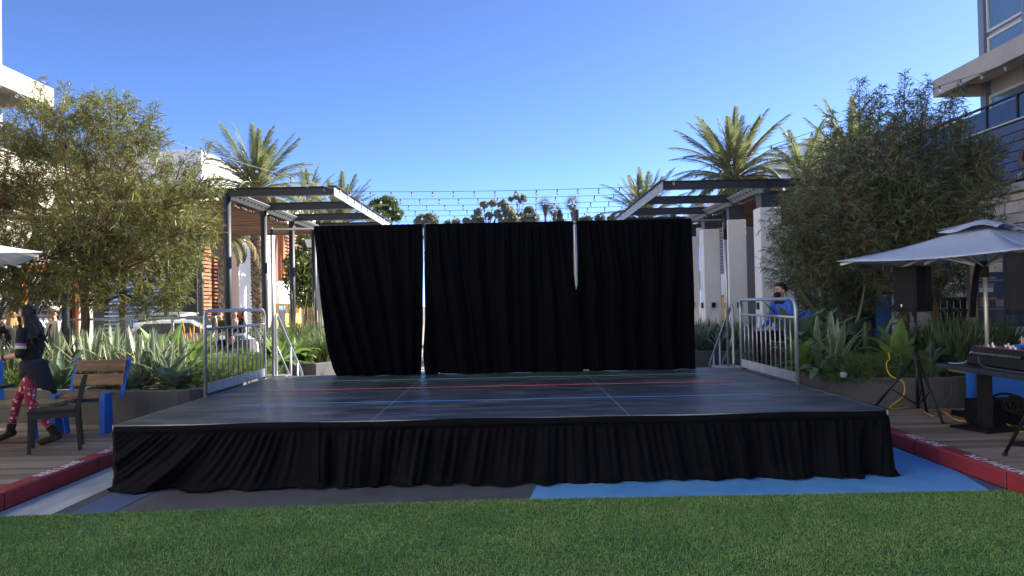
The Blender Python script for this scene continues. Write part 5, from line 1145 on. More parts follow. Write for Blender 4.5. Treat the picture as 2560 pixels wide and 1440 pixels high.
cable('extension_cable', 'yellow extension cable hanging over the planter and snaking across the deck', [at(2221,880,10.35), at(2224,898,10.25), at(2217,905,10.2), at(2218,925,10.1), at(2232,943,10.0), at(2258,955,9.95), V(*at(2258,990,9.93)), V(5.1,9.90,.20), atz(2290,1018,DZ+.012), atz(2330,1040,DZ+.012), atz(2358,1030,DZ+.012), atz(2385,1047,DZ+.012), atz(2415,1053,DZ+.012), atz(2443,1040,DZ+.012), atz(2475,1055,DZ+.012), atz(2515,1060,DZ+.012), atz(2560,1056,DZ+.012), atz(2620,1062,DZ+.012)], .0085, 'yellow')
cable('extension_cable', 'short yellow cable loop on the deck beside the nearest tripod leg', [atz(2518,1060,DZ+.03), atz(2535,1070,DZ+.012), atz(2552,1079,DZ+.012), atz(2600,1074,DZ+.012)], .0085, 'yellow')
cable('cable', 'slack grey cable looping from the mixing table to behind the tripod', [V(5.06,8.60,TZ-.02), at(2373,945,9.2), at(2378,985,9.2), at(2350,1012,9.3), at(2325,1010,9.4), at(2322,985,9.5), at(2327,930,9.5), at(2326,860,9.5), at(2328,790,9.5), V(5.27,9.5,1.5)], .0042, 'greycable')
# bag with a coil under the table
bg_ = thing('equipment_bag', 'black soft bag on the deck under the mixing table', 'bag', (5.75, 8.75, DZ))
mb = MB(); [mb.obox((5.62+.16*i, 8.80-.02*i, DZ+.14+.015*math.sin(5*i)), (.20,.30,.26+.03*math.cos(3*i)), .1*i-.1, tilt=.06*i) for i in range(4)]; mb.tube(smoothpath([(5.6,8.66,DZ+.25),(5.72,8.62,DZ+.36),(5.9,8.60,DZ+.35),(6.0,8.62,DZ+.22)],5), .014, 6); part('body', mb, K['cab'], bg_, bevel=.05, seg=3)
cl = thing('cable_coil', 'round coil of black cable resting against the bag under the table', 'cable', (5.84, 8.52, DZ+.26))
mb = MB(); mb.tube([(5.86+(.115-.0026*a)*math.cos(a)+.012*math.sin(1.7*a), 8.52+.030*math.sin(2.3*a)-.02*math.cos(a), DZ+.25+(.115-.0026*a)*math.sin(a)+.010*math.cos(2.9*a)) for a in np.linspace(0, 38, 160)], .010, 6); part('loops', mb, K['rubber'], cl, smooth=True)
cr_ = thing('blue_bench', 'bright blue steel bench end behind the mixing table', 'bench', (6.2, 9.45, DZ))
part('end_panel', slab_mb((5.90, 9.45, DZ+.01), (6.62, 9.47, .68)), K['blue'], cr_); part('leg', slab_mb((5.88, 9.40, DZ), (5.93, 9.50, .70)), K['blue'], cr_); part('seat_board', slab_mb((5.88, 9.5, .68), (6.9, 9.9, .72)), K['palewood'], cr_)

# ================================================================== BEHIND THE PLANTER BY THE SPEAKER
ds = thing('directory_sign', 'dark directory board with a coloured plan, behind the umbrella pole', 'sign', (8.9, 13.6, 0))
A_, B_ = at(2442, 680, 13.4), at(2560, 680, 13.4); sx0 = float(A_[0]); yS = 13.4
zt_ = float(at(2490, 680, yS)[2]); zb_ = float(at(2490, 818, yS)[2])
part('panel', slab_mb((sx0, yS, zb_), (sx0+1.05, yS+.06, zt_)), K['navy'], ds, bevel=.005)
text_mesh('DIRECTORY', .060, Matrix(((1,0,0,sx0+.02),(0,0,-1,yS-.003),(0,1,0,zt_-.125),(0,0,0,1))), K['greyst'], 'lettering', ds)
H_ = zt_-zb_
def plate(nm, u0, u1, v0, v1, mt): part(nm, slab_mb((sx0+u0, yS-.004, zt_-v1*H_), (sx0+u1, yS-.001, zt_-v0*H_)), K[mt], ds)
K['mapgreen'] = M('map_green', (.11,.24,.03), .5); K['mapred'] = M('map_red', (.20,.02,.02), .5); K['mapblue'] = M('map_blue', (.03,.17,.55), .5); K['mapochre'] = M('map_ochre', (.24,.13,.02), .5); K['mapgrey'] = M('map_grey', (.13,.12,.15), .5)
for a in ((.0,1.05,.145,.152,'greyst'),(.0,1.05,.665,.672,'greyst')): plate('rule', *a)
for a in ((.03,.30,.20,.27,'mapgrey'),(.03,.28,.28,.36,'greyst'),(.50,.95,.27,.34,'mapgreen'),(.50,.64,.20,.27,'mapgreen'),(.44,.66,.41,.495,'mapred'),(.04,.20,.455,.63,'mapochre'),(.20,.34,.455,.50,'mapochre'),(.32,.70,.50,.63,'mapgrey'),(.76,.93,.40,.63,'mapblue')): plate('map_block', *a)
text_mesh('P', .09, Matrix(((1,0,0,sx0+.48),(0,0,-1,yS-.006),(0,1,0,zt_-.60*H_),(0,0,0,1))), K['greyst'], 'parking_letter', ds)
for k in range(4):
    for q in range(7): plate('text_line', .05+.25*k, .05+.25*k+rr.uniform(.12,.18), .70+.035*q, .706+.035*q, 'mapgrey')
part('post', slab_mb((sx0-.13, yS-.02, 0), (sx0-.01, yS+.1, 2.75)), K['timberpost'], ds); part('post', slab_mb((sx0+1.06, yS-.02, 0), (sx0+1.18, yS+.1, 2.75)), K['timberpost'], ds)
tp_ = solo('timber_post', slab_mb(tuple(at(2054, 735, 14.2)[:2]*1)+(0,), tuple((at(2054,735,14.2)+V(.12,.12,0))[:2])+(2.0,)), K['timberpost'], 'grey timber post behind the tall agave, left of the blue kiosk', 'post')
bk = thing('blue_kiosk', 'dark blue kiosk with a bright blue edge under the dense dark tree', 'kiosk', (7.4, 15.8, 0))
p0, p1, p2 = at(2085, 760, 15.8), at(2188, 760, 15.8), at(2226, 760, 15.8)
part('wall', slab_mb((float(p0[0]), 15.8, 0), (float(p1[0]), 17.0, 2.25)), K['navy'], bk); part('bright_panel', slab_mb((float(p1[0])+.003, 15.76, .15), (float(p2[0]), 17.0, 2.35)), K['mapblue'], bk)
part('notice', slab_mb((float(p1[0])+.10, 15.745, 1.76), (float(p1[0])+.19, 15.757, 1.86)), K['badge'], bk); part('glass_door', slab_mb((float(p0[0])+.1, 15.77, .1), (float(p0[0])+.75, 15.798, 2.1)), K['darkglass'], bk)
part('roof', slab_mb((float(p0[0])-.1, 15.7, 2.36), (float(p2[0])+.1, 17.1, 2.44)), K['navy'], bk)
part('door_light', slab_mb((float(p0[0])+.04, 15.765, .9), (float(p0[0])+.14, 15.797, 2.0)), K['skyglass'], bk)
p0, p1 = at(2262, 800, 16.0), at(2436, 800, 16.0)
ww = thing('white_wall', 'low white wall behind the strappy plants and the loudspeaker', 'wall', (9, 16, 0)); part('wall', slab_mb((float(p0[0]), 16.0, 0), (float(p1[0]), 16.12, 2.6)), K['white'], ww)
lt = thing('lattice_screen', 'black lattice screen in front of the white wall beside the directory board', 'screen', (9, 15.2, 0)); p0, p1 = at(2345, 800, 15.2), at(2428, 800, 15.2); xa, xb = float(p0[0]), float(p1[0])
for k in range(6):
    x = xa+(xb-xa)*k/5; part('upright', slab_mb((x-.05, 15.2, 0), (x+.05, 15.23, 1.62)), K['blacksteel'], lt)
for k in range(7): z = .18+k*.235; part('crosspiece', slab_mb((xa-.05, 15.165, z-.035), (xb+.05, 15.198, z+.035)), K['blacksteel'], lt)
# parked cars beyond the glass screen and the accessible parking sign
def car(label, c, rz, paint, L=4.6, Wd=1.8, Hh=1.5):
    T = thing('parked_car', label, 'car', (c[0], c[1], 0), rz, group='cars parked beyond the glass screen'); prof = [(-2.25,.35),(-2.28,.75),(-2.15,.95),(-1.75,1.02),(-1.25,1.42),(-.5,1.5),(.35,1.47),(1.05,1.02),(2.0,.88),(2.26,.70),(2.28,.35)]
    prof = [(a*L/4.6, b*Hh/1.5) for a, b in prof]; n = len(prof); G = []
    for y, s in ((-.5,.90),(-.46,.985),(-.2,1.0),(.2,1.0),(.46,.985),(.5,.90)):
        row = []
        for a, b in prof: tuck = 1-.22*max(0, (b-.95*Hh/1.5))/(.55*Hh/1.5) if abs(y) > .3 else 1-.05; row.append((a*(.97 if abs(y) == .5 else 1), y*Wd*tuck, .35+(b-.35)*s))
        G.append(row)
    mb = MB(); mb.grid(G, flip=False); mb.add([G[0][i] for i in range(n)], [tuple(range(n))]); mb.add([G[-1][i] for i in range(n)], [tuple(range(n))[::-1]]); mb.box((-2.0*L/4.6,-.44*Wd,.25),(2.0*L/4.6,.44*Wd,.36)); lpart('body', mb, K[paint], T, smooth=False, bevel=.03)
    k = Hh/1.5; mb = MB(); mb.add([(-1.73*L/4.6-.02,-.36*Wd,1.05*k),(-1.73*L/4.6-.02,.36*Wd,1.05*k),(-1.29*L/4.6-.02,.33*Wd,1.40*k),(-1.29*L/4.6-.02,-.33*Wd,1.40*k)], [(3,2,1,0)]); lpart('rear_window', mb, K['darkglass'], T)
    for s in (-1, 1):
        mb = MB(); y = s*(.5*Wd*.93+.012); mb.add([(-1.3*L/4.6,y,1.05*k),(.85*L/4.6,y,1.05*k),(.3*L/4.6,y-s*.10,1.38*k),(-.95*L/4.6,y-s*.10,1.38*k)], [(0,1,2,3) if s < 0 else (3,2,1,0)]); lpart('side_window', mb, K['darkglass'], T)
        mb = MB(); mb.box((-2.29*L/4.6,s*.40*Wd-.08,.78*k),(-2.2*L/4.6,s*.40*Wd+.08,.95*k)); lpart('tail_light', mb, K['red'], T)
        for xx in (-1.4, 1.4): mb = MB(); mb.cyl((xx,s*.40*Wd,.32),(xx,s*.50*Wd,.32),.32,n=18); lpart('wheel', mb, K['rubber'], T)
    return T
p = at(378, 820, 24.0); car('silver blue car with its rear window towards the stage, behind the accessible parking sign', (float(p[0]), 26.0), math.radians(88), 'carsilver', Hh=1.62)
p = at(470, 830, 22); car('white car with a rounded roof, partly behind the bright agave', (float(p[0])-.9, 23.6), math.radians(20), 'carwhite', Hh=1.40)
p = at(327, 808, 19.0); sg_ = thing('parking_sign', 'small blue accessible parking sign on a thin pole above the striped agaves', 'sign', (float(p[0]), 19.0, 0)); x, z = float(p[0]), float(p[2])
part('plate', slab_mb((x-.065, 18.985, z-.14), (x+.065, 19.0, z+.14)), K['mapblue'], sg_); mb = MB(); mb.cyl((x,19.02,0),(x,19.02,z+.14),.02,n=6); part('pole', mb, K['galv'], sg_)
mb = MB(); mb.tube([(x+.035*math.cos(a), 18.982, z-.055+.04*math.sin(a)) for a in np.linspace(2.6, 6.9, 12)], .007, 5); mb.bar((x-.01,18.982,z+.05),(x-.005,18.982,z-.02),.006,.016); mb.bar((x-.005,18.982,z-.02),(x+.035,18.982,z-.02),.006,.014); mb.ell((x-.012,18.982,z+.085),(.016,.004,.016)); part('wheelchair_symbol', mb, K['badge'], sg_)
for i, (px, Y, l) in enumerate(((60,20.5,'orange cafe chair between the walking woman and the blonde woman'),(178,20.5,'orange cafe chair left of the tree trunk'),(222,20.8,'orange cafe chair right of the tree trunk'))):
    p = at(px, 860, Y); c = thing('cafe_chair', l, 'chair', (float(p[0]), Y, 0), group='orange cafe chairs'); x = float(p[0])
    part('seat', slab_mb((x-.22,Y-.22,.44),(x+.22,Y+.22,.47)), K['orange'], c); part('backrest', slab_mb((x-.22,Y+.2,.62),(x+.22,Y+.23,.92)), K['orange'], c)
    for a in (-.2,.2):
        for b in (-.2,.2): mb = MB(); mb.cyl((x+a,Y+b,0),(x+a,Y+b,.44 if b < 0 else .9),.014,n=6); part('leg', mb, K['blacksteel'], c)
# ================================================================== PEOPLE
def capsule(mb, a, ra, b, rb, n=12):
    a, b = np.array(a, float), np.array(b, float); L = np.linalg.norm(b-a); d = (b-a)/max(L, 1e-6) if L > 1e-6 else V(0,0,1)
    P, R = [], []
    for t in (-.985, -.8, -.45, 0): P.append(a+d*ra*t); R.append(ra*math.sqrt(max(.01, 1-t*t)))
    for t in (0, .45, .8, .985): P.append(b+d*rb*t); R.append(rb*math.sqrt(max(.01, 1-t*t)))
    x, y, d = frame(d); vs = []; fs = []
    for p, r in zip(P, R): vs += [p+(x*math.cos(2*math.pi*j/n)+y*math.sin(2*math.pi*j/n))*r for j in range(n)]
    k = len(P)
    for i in range(k-1):
        for j in range(n): fs.append((i*n+j, i*n+(j+1) % n, (i+1)*n+(j+1) % n, (i+1)*n+j))
    fs.append(tuple(range(n))[::-1]); fs.append(tuple(range((k-1)*n, k*n))); mb.add(vs, fs)
def blob(name, prims, mats, parent, voxel=.011, smooth=4):
    """prims: ('C', tag, a, ra, b, rb) tapered limbs or ('E', tag, centre, radii, R). One continuous skin; cloth by nearest limb"""
    mb = MB(); tags = sorted({p[1] for p in prims})
    for p in prims:
        if p[0] == 'C': capsule(mb, p[2], p[3], p[4], p[5])
        else:
            e = MB(); e.ell((0,0,0), p[3], nu=16, nv=11); R = np.array(p[4]); mb.add([R @ np.array(v)+np.array(p[2]) for v in e.v], e.f)
    tmp = bpy.data.objects.new('tmp', mb.mesh('tmp', [])); COL.objects.link(tmp)
    m = tmp.modifiers.new('r', 'REMESH'); m.mode = 'VOXEL'; m.voxel_size = voxel; m.use_smooth_shade = True
    s = tmp.modifiers.new('s', 'SMOOTH'); s.factor = .5; s.iterations = smooth
    dg = bpy.context.evaluated_depsgraph_get(); me = bpy.data.meshes.new_from_object(tmp.evaluated_get(dg)); bpy.data.objects.remove(tmp)
    me.name = name; n = len(me.polygons); c = np.zeros(n*3); me.polygons.foreach_get('center', c); c = c.reshape(-1, 3); best = np.full(n, 9e9); idx = np.zeros(n, np.int32)
    for p in prims:
        if p[0] == 'C':
            a, b = np.array(p[2], float), np.array(p[4], float); ab = b-a; t = np.clip(((c-a) @ ab)/max(1e-9, ab @ ab), 0, 1); dd = np.linalg.norm(c-a-t[:, None]*ab, axis=1)-(p[3]+(p[5]-p[3])*t)
        else:
            q = (c-np.array(p[2])) @ np.array(p[4]); r = np.array(p[3]); k = np.linalg.norm(q/r, axis=1); dd = (k-1)*r.min()
        u = dd < best; best[u] = dd[u]; idx[u] = tags.index(p[1])
    me.materials.clear()
    for t in tags: me.materials.append(mats[t])
    me.polygons.foreach_set('material_index', idx); me.polygons.foreach_set('use_smooth', np.ones(n, bool))
    me.transform(Matrix.Translation(-Vector(wloc(parent)))); return link(name, me, parent)
def align(d, fwd):
    z = norm(d); y = norm(np.array(fwd)-z*np.dot(fwd, z)); x = np.cross(y, z); return np.stack([x, y, z], 1)
K['skinlight'] = M('light_skin', (.50,.30,.21), .5, var=.08); K['skintan'] = M('tan_skin', (.36,.20,.13), .5, var=.08)
K['hairdark'] = M('dark_hair', (.010,.008,.007), .5, scale=60, var=.5, bump=.6, bscale=70); K['hairblond'] = M('blonde_hair', (.42,.26,.11), .5, scale=60, var=.4, bump=.6, bscale=70); K['hairpink'] = M('magenta_hair', (.32,.02,.10), .5, scale=60, var=.5, bump=.5, bscale=70)
K['blackcloth'] = M('black_cloth', (.010,.010,.012), .85, var=.3, bump=.3, bscale=30); K['navycloth'] = M('navy_cloth', (.012,.015,.026), .9, var=.3, bump=.4, bscale=25); K['bluecloth'] = M('bright_blue_jacket', (.03,.12,.55), .6, bump=.4, bscale=18)
K['whitecloth'] = M('white_shirt_cloth', (.62,.59,.54), .8, bump=.4, bscale=16); K['denim'] = M('pale_denim', (.16,.24,.30), .85); K['greencloth'] = M('olive_cloth', (.045,.055,.035), .85); K['pinkcloth'] = M('pink_patterned_cloth', (.62,.25,.28), .8, scale=30, col2=(.75,.60,.58), thr=(.45,.55)); K['redcloth'] = M('red_cloth', (.45,.04,.03), .8); K['greycloth'] = M('grey_cloth', (.13,.13,.14), .85, bump=.3, bscale=20); K['lavender'] = M('lavender_striped_cloth', (.45,.38,.50), .8)
K['boot'] = M('dark_suede_boot', (.022,.016,.013), .9, var=.3, scale=20); K['sole'] = M('tan_sole', (.30,.24,.17), .8); K['eye'] = M('dark_eye', (.01,.008,.006), .2); K['mask'] = M('black_face_mask', (.008,.008,.009), .85)
# red leggings with white star flakes
def flakes():
    mt = M('red_leggings_with_white_flakes', (.27,.012,.035), .7, scale=4, col2=(.33,.016,.08)); n = mt.node_tree.nodes; l = mt.node_tree.links; p = n['Principled BSDF']; src = p.inputs['Base Color'].links[0].from_socket
    tc = n.new('ShaderNodeTexCoord'); vo = n.new('ShaderNodeTexVoronoi'); vo.inputs['Scale'].default_value = 17; l.new(tc.outputs['Object'], vo.inputs['Vector'])
    no = n.new('ShaderNodeTexNoise'); no.inputs['Scale'].default_value = 75; l.new(tc.outputs['Object'], no.inputs['Vector'])
    ad = n.new('ShaderNodeMath'); ad.operation = 'MULTIPLY_ADD'; ad.inputs[1].default_value = .9; l.new(no.outputs['Fac'], ad.inputs[0]); l.new(vo.outputs['Distance'], ad.inputs[2])
    lt_ = n.new('ShaderNodeMath'); lt_.operation = 'LESS_THAN'; lt_.inputs[1].default_value = .72; l.new(ad.outputs[0], lt_.inputs[0])
    mx_ = n.new('ShaderNodeMix'); mx_.data_type = 'RGBA'; l.new(lt_.outputs[0], mx_.inputs[0]); l.new(src, mx_.inputs[6]); mx_.inputs[7].default_value = (.72,.60,.66,1); l.new(mx_.outputs[2], p.inputs['Base Color']); return mt
K['leggings'] = flakes()
def hand(tag_, wrist, d, palm_n, curl, s=1.0, right=True):
    """palm, four unequal fingers and a thumb"""
    d = norm(d); nrm = norm(np.array(palm_n)-d*np.dot(palm_n, d)); side = np.cross(nrm, d)*(1 if right else -1); P = []; w = np.array(wrist)
    base = w+d*.085*s
    P.append(('E', tag_, w+d*.048*s, (.041*s, .017*s, .054*s), np.stack([side, nrm, d], 1)))
    for k, ln in enumerate((.070, .080, .075, .058)):
        q = base+side*(.029-.0195*k)*s; dd = norm(d+side*(.10-.07*k)); a = 0; c = curl*(.85+.1*k)
        for j, f in enumerate((.48, .30, .22)):
            a += c*(.55 if j == 0 else .8); e = q+(dd*math.cos(a)+nrm*math.sin(a))*ln*f*s; P.append(('C', tag_, q, .0092*s-.0008*j, e, .0086*s-.0010*j)); q = e
    q = w+d*.022*s+side*.030*s; e = q+norm(side*.75+d*.7+nrm*.3)*.040*s; f = e+norm(side*.25+d*.85+nrm*.5)*.032*s; P.append(('C', tag_, q, .0115*s, e, .0105*s)); P.append(('C', tag_, e, .0102*s, f, .0085*s)); return P
def person(label, base, yaw, hgt, J, cl, skin, hair, group=None, mask=False, voxel=.011, hairstyle='short', extra=None, curl=.5, head_yaw=0.0, head_pitch=0.0):
    """J: joints in a frame that faces +y, for a height of 1.75; cl: cloth material names"""
    T = thing('person', label, 'person', tuple(base), group=group); k = hgt/1.75; c, s = math.cos(yaw), math.sin(yaw)
    R = np.array([[c,-s,0],[s,c,0],[0,0,1]]); w = lambda p: np.array(base)+R @ (np.array(p, float)*k); wv = lambda v: R @ np.array(v, float)
    j = dict(pel=(0,0,.95), neck=(0,0,1.47), head=(0,.02,1.62), shL=(-.18,0,1.42), shR=(.18,0,1.42), elL=(-.22,-.02,1.13), elR=(.22,-.02,1.13), wrL=(-.23,.06,.88), wrR=(.23,.06,.88), hipL=(-.09,0,.93), hipR=(.09,0,.93), knL=(-.1,.02,.50), knR=(.1,.02,.50), anL=(-.1,-.02,.09), anR=(.1,-.02,.09), toL=(-.11,.15,.03), toR=(.11,.15,.03)); j.update(J)
    g = {a: w(b) for a, b in j.items()}; up = g['neck']-g['pel']; fw = wv((0,1,0)); RT = align(up, fw); pr = []; E = lambda t, a, r, Q=RT: pr.append(('E', t, a, tuple(q*k for q in r), Q)); C = lambda t, a, ra, b, rb: pr.append(('C', t, a, ra*k, b, rb*k))
    sh, pa, fo, sk = 'top', 'bottom', 'shoe', 'skin'
    E(pa, g['pel']+up*.0, (.165,.115,.12)); E(sh, g['pel']+up*.26, (.145,.105,.15)); E(sh, g['pel']+up*.62, (.168,.118,.19)); C(sh, g['shL'], .058, g['shR'], .058); C(sh, g['pel']+up*.85, .075, g['neck']-up*.03, .06)
    C(sk, g['neck']-up*.04, .054, g['head']-wv((0,0,.05))*k, .050)
    for q, sd in (('L', -1), ('R', 1)):
        C(sh, g['sh'+q], .060, g['el'+q], .045); slv = cl.get('sleeve', 'long')
        C(sh if slv == 'long' else sk, g['el'+q], .042, g['wr'+q], .029)
        if slv == 'mid': C(sh, g['sh'+q], .062, g['el'+q]*1.0+(g['wr'+q]-g['el'+q])*.05, .050)
        C(pa, g['hip'+q], .092, g['kn'+q], .060); C(pa, g['kn'+q], .060, g['an'+q]+(g['kn'+q]-g['an'+q])*.12, .042)
        C(fo, g['an'+q]+(g['kn'+q]-g['an'+q])*.20, .054, g['an'+q], .050); C(fo, g['an'+q]-wv((0,.03,.03))*k, .046, g['to'+q], .040)
        d = g['wr'+q]-g['el'+q]; pn = J.get('palm'+q, (0,.3,-1)); pr.extend(hand(sk, g['wr'+q], d, wv(pn), curl, .95*k, sd > 0))
    ch_, sh_ = math.cos(head_yaw), math.sin(head_yaw); Rh = R @ np.array([[ch_,-sh_,0],[sh_,ch_,0],[0,0,1]]) @ np.array(Euler((head_pitch,0,0)).to_matrix()); hc = g['head']; hl = lambda p: hc+Rh @ (np.array(p, float)*k)
    E(sk, hl((0,-.01,.03)), (.077,.098,.092), Rh); E(sk, hl((0,.022,-.045)), (.058,.066,.075), Rh); C(sk, hl((0,.085,.012)), .010, hl((0,.107,-.020)), .015)
    for sx in (-1, 1): E(sk, hl((sx*.076,-.01,-.005)), (.012,.022,.032), Rh)
    E(sk, hl((0,.083,-.065)), (.022,.012,.008), Rh)
    mats = {'top': K[cl['top']], 'bottom': K[cl['bottom']], 'shoe': K[cl.get('shoe', 'boot')], 'skin': K[skin]}
    blob('body', pr, mats, T, voxel)
    mb = MB()
    for sx in (-1, 1): mb.ell(hl((sx*.030,.082,.018)), (.011*k,)*3, nu=8, nv=6)
    part('eyes', mb, K['eye'], T, smooth=True)
    mb = MB()
    for sx in (-1, 1): mb.bar(hl((sx*.016,.090,.040)), hl((sx*.046,.078,.042)), .006*k, .008*k)
    part('eyebrows', mb, K[hair], T)
    r = np.random.default_rng(int(abs(base[0]*100))); hp = [('E', 'h', hl((0,-.030,.048)), tuple(q*k for q in (.086,.100,.090)), Rh), ('E', 'h', hl((0,.030,.095)), tuple(q*k for q in (.068,.050,.028)), Rh)]
    if hairstyle == 'long':
        for i in range(46):
            a = r.uniform(1.75, 2*math.pi-1.75); p0 = hl((.080*math.sin(a), .08*-abs(math.cos(a))*.9+(.02 if math.cos(a) > 0 else 0), r.uniform(-.02,.07))); L = r.uniform(.24,.44)*k; p = p0
            for q in range(4):
                e = p+V(0,0,-L/4)+Rh @ V(math.sin(a)*.012+r.normal()*.016, -.020+r.normal()*.014, 0); hp.append(('C', 'h', p, .024*k, e, .020*k if q < 3 else .010*k)); p = e
    elif hairstyle == 'bob':
        for i in range(26):
            a = r.uniform(.7, 2*math.pi-.7); p = hl((.082*math.sin(a), -.08*abs(math.cos(a)), r.uniform(0,.06))); e = p+V(0,0,-r.uniform(.15,.26)*k)+Rh @ V(math.sin(a)*.03, -.02, 0); hp.append(('C', 'h', p, .026*k, e, .016*k))
    elif hairstyle == 'bun': hp.append(('E', 'h', hl((0,-.10,.12)), (.05*k,)*3, Rh))
    blob('hair', hp, {'h': K[hair]}, T, .010, 2)
    if mask:
        mp = [('E', 'm', hl((0,.050,-.052)), tuple(q*k for q in (.062,.058,.056)), Rh), ('C', 'm', hl((-.07,.01,-.01)), .006*k, hl((-.03,.08,-.04)), .008*k), ('C', 'm', hl((.07,.01,-.01)), .006*k, hl((.03,.08,-.04)), .008*k)]; blob('face_mask', mp, {'m': K['mask']}, T, .008, 2)
    if extra: extra(T, g, w, wv, hl, k)
    return T
# the walking woman
def woman_extra(T, g, w, wv, hl, k):
    r = np.random.default_rng(2); pr = []
    for i in range(15):                          # dark jacket tied round the waist, hanging behind
        a = math.radians(100+i*18); p0 = w((.165*math.cos(a-1.57), .135*math.sin(a-1.57)-.02, 1.03)); back = max(0, -math.sin(a-1.57)); e = w((.165*math.cos(a-1.57), .13*math.sin(a-1.57)-.12*back-.02, .90-.24*back+r.uniform(-.05,.05))); pr.append(('C', 'm', p0, .034*k, e, .040*k))
    pr.append(('E', 'm', w((0,-.02,1.02)), (.185*k,.15*k,.06*k), np.eye(3)[:, [1,0,2]]*1.0)); blob('tied_jacket', pr, {'m': K['navycloth']}, T, .014, 4)
    a, b = g['shL'], g['elL']; cols = (('blue_band','mapblue'),('red_band','tape_r'),('green_band','tape_g'))
    K['bandblue'] = M('blue_arm_band', (.08,.22,.75), .6); K['bandred'] = M('red_arm_band', (.80,.16,.10), .6); K['bandgreen'] = M('green_arm_band', (.15,.62,.12), .6); K['bandwhite'] = M('white_arm_band', (.75,.75,.75), .6)
    for i, m_ in enumerate(('bandblue','bandred','bandwhite','bandgreen')):
        t0 = .52+.065*i; p, q = a+(b-a)*t0, a+(b-a)*(t0+.055); mb = MB(); mb.tube([p, q], [.064*k, .062*k], 16, cap=False); part('arm_band', mb, K[m_], T)
    mb = MB(); mb.ell(w((-.09,.116,1.33)), (.012,.006,.035)); mb.ell(w((-.08,.12,1.355)), (.02,.006,.008)); part('chest_mark', mb, K['badge'], T)
    mb = MB(); mb.tube([g['elL']+(g['wrL']-g['elL'])*.70, g['elL']+(g['wrL']-g['elL'])*.82], [.039*k,.037*k], 12, cap=False); part('wrist_band', mb, K['rubber'], T)
    for q in 'LR': mb = MB(); mb.tube([g['an'+q]+(g['kn'+q]-g['an'+q])*.235, g['an'+q]+(g['kn'+q]-g['an'+q])*.255], [.053*k]*2, 12, cap=False); part('boot_trim', mb, K['sole'], T)
person('woman in red leggings with white flakes and a black top, striding across the deck', (-5.50, 8.75, DZ), math.radians(90), 1.62,
    dict(pel=(0,.02,.96), neck=(0,.05,1.475), head=(0,.09,1.63), shL=(-.175,.04,1.42), shR=(.175,.05,1.42), elL=(-.22,.03,1.14), wrL=(-.15,.33,1.10), elR=(.22,.06,1.14), wrR=(.06,.36,1.10), palmL=(.6,0,-.6), palmR=(-.6,0,-.6),
         hipL=(-.09,0,.93), hipR=(.09,.02,.93), knL=(-.10,-.02,.53), anL=(-.10,-.33,.13), toL=(-.11,-.16,.035), knR=(.09,.27,.56), anR=(.09,.36,.16), toR=(.10,.52,.05)),
    dict(top='blackcloth', bottom='leggings', shoe='boot', sleeve='mid'), 'skinlight', 'hairdark', mask=True, voxel=.0085, hairstyle='long', extra=woman_extra, curl=.95)
# blonde woman and man behind the planter
p = at(30, 800, 15.2)
person('blonde woman in a black top and pale jeans, hands raised to her face', (float(p[0]), 15.2, .06), math.radians(75), 1.66, dict(elL=(-.21,.20,1.22), wrL=(-.10,.22,1.47), elR=(.21,.22,1.22), wrR=(.06,.26,1.46), palmL=(1,0,0), palmR=(-1,0,0)), dict(top='blackcloth', bottom='denim'), 'skinlight', 'hairblond', hairstyle='bob', curl=.5)
p = at(136, 800, 15.6)
def cap_extra(T, g, w, wv, hl, k):
    blob('cap', [('E','m',hl((0,-.01,.09)),(.098*k,.112*k,.070*k),np.eye(3)), ('C','m',hl((-.04,.10,.075)),.014*k,hl((.04,.16,.065)),.014*k)], {'m': K['whitecloth']}, T, .010, 2)
    mb = MB(); mb.bar(w((-.15,.12,1.40)), w((.14,.125,1.08)), .02, .035, up=(0,1,0)); part('bag_strap', mb, K['blacksteel'], T)
person('man in a loose white shirt and white cap beside the tree trunk', (float(p[0]), 15.6, .06), math.radians(140), 1.74, dict(elL=(-.25,.05,1.15), wrL=(-.20,.22,1.02), elR=(.25,.05,1.15), wrR=(.20,.22,1.02)), dict(top='whitecloth', bottom='greycloth'), 'skinlight', 'hairdark', extra=cap_extra)
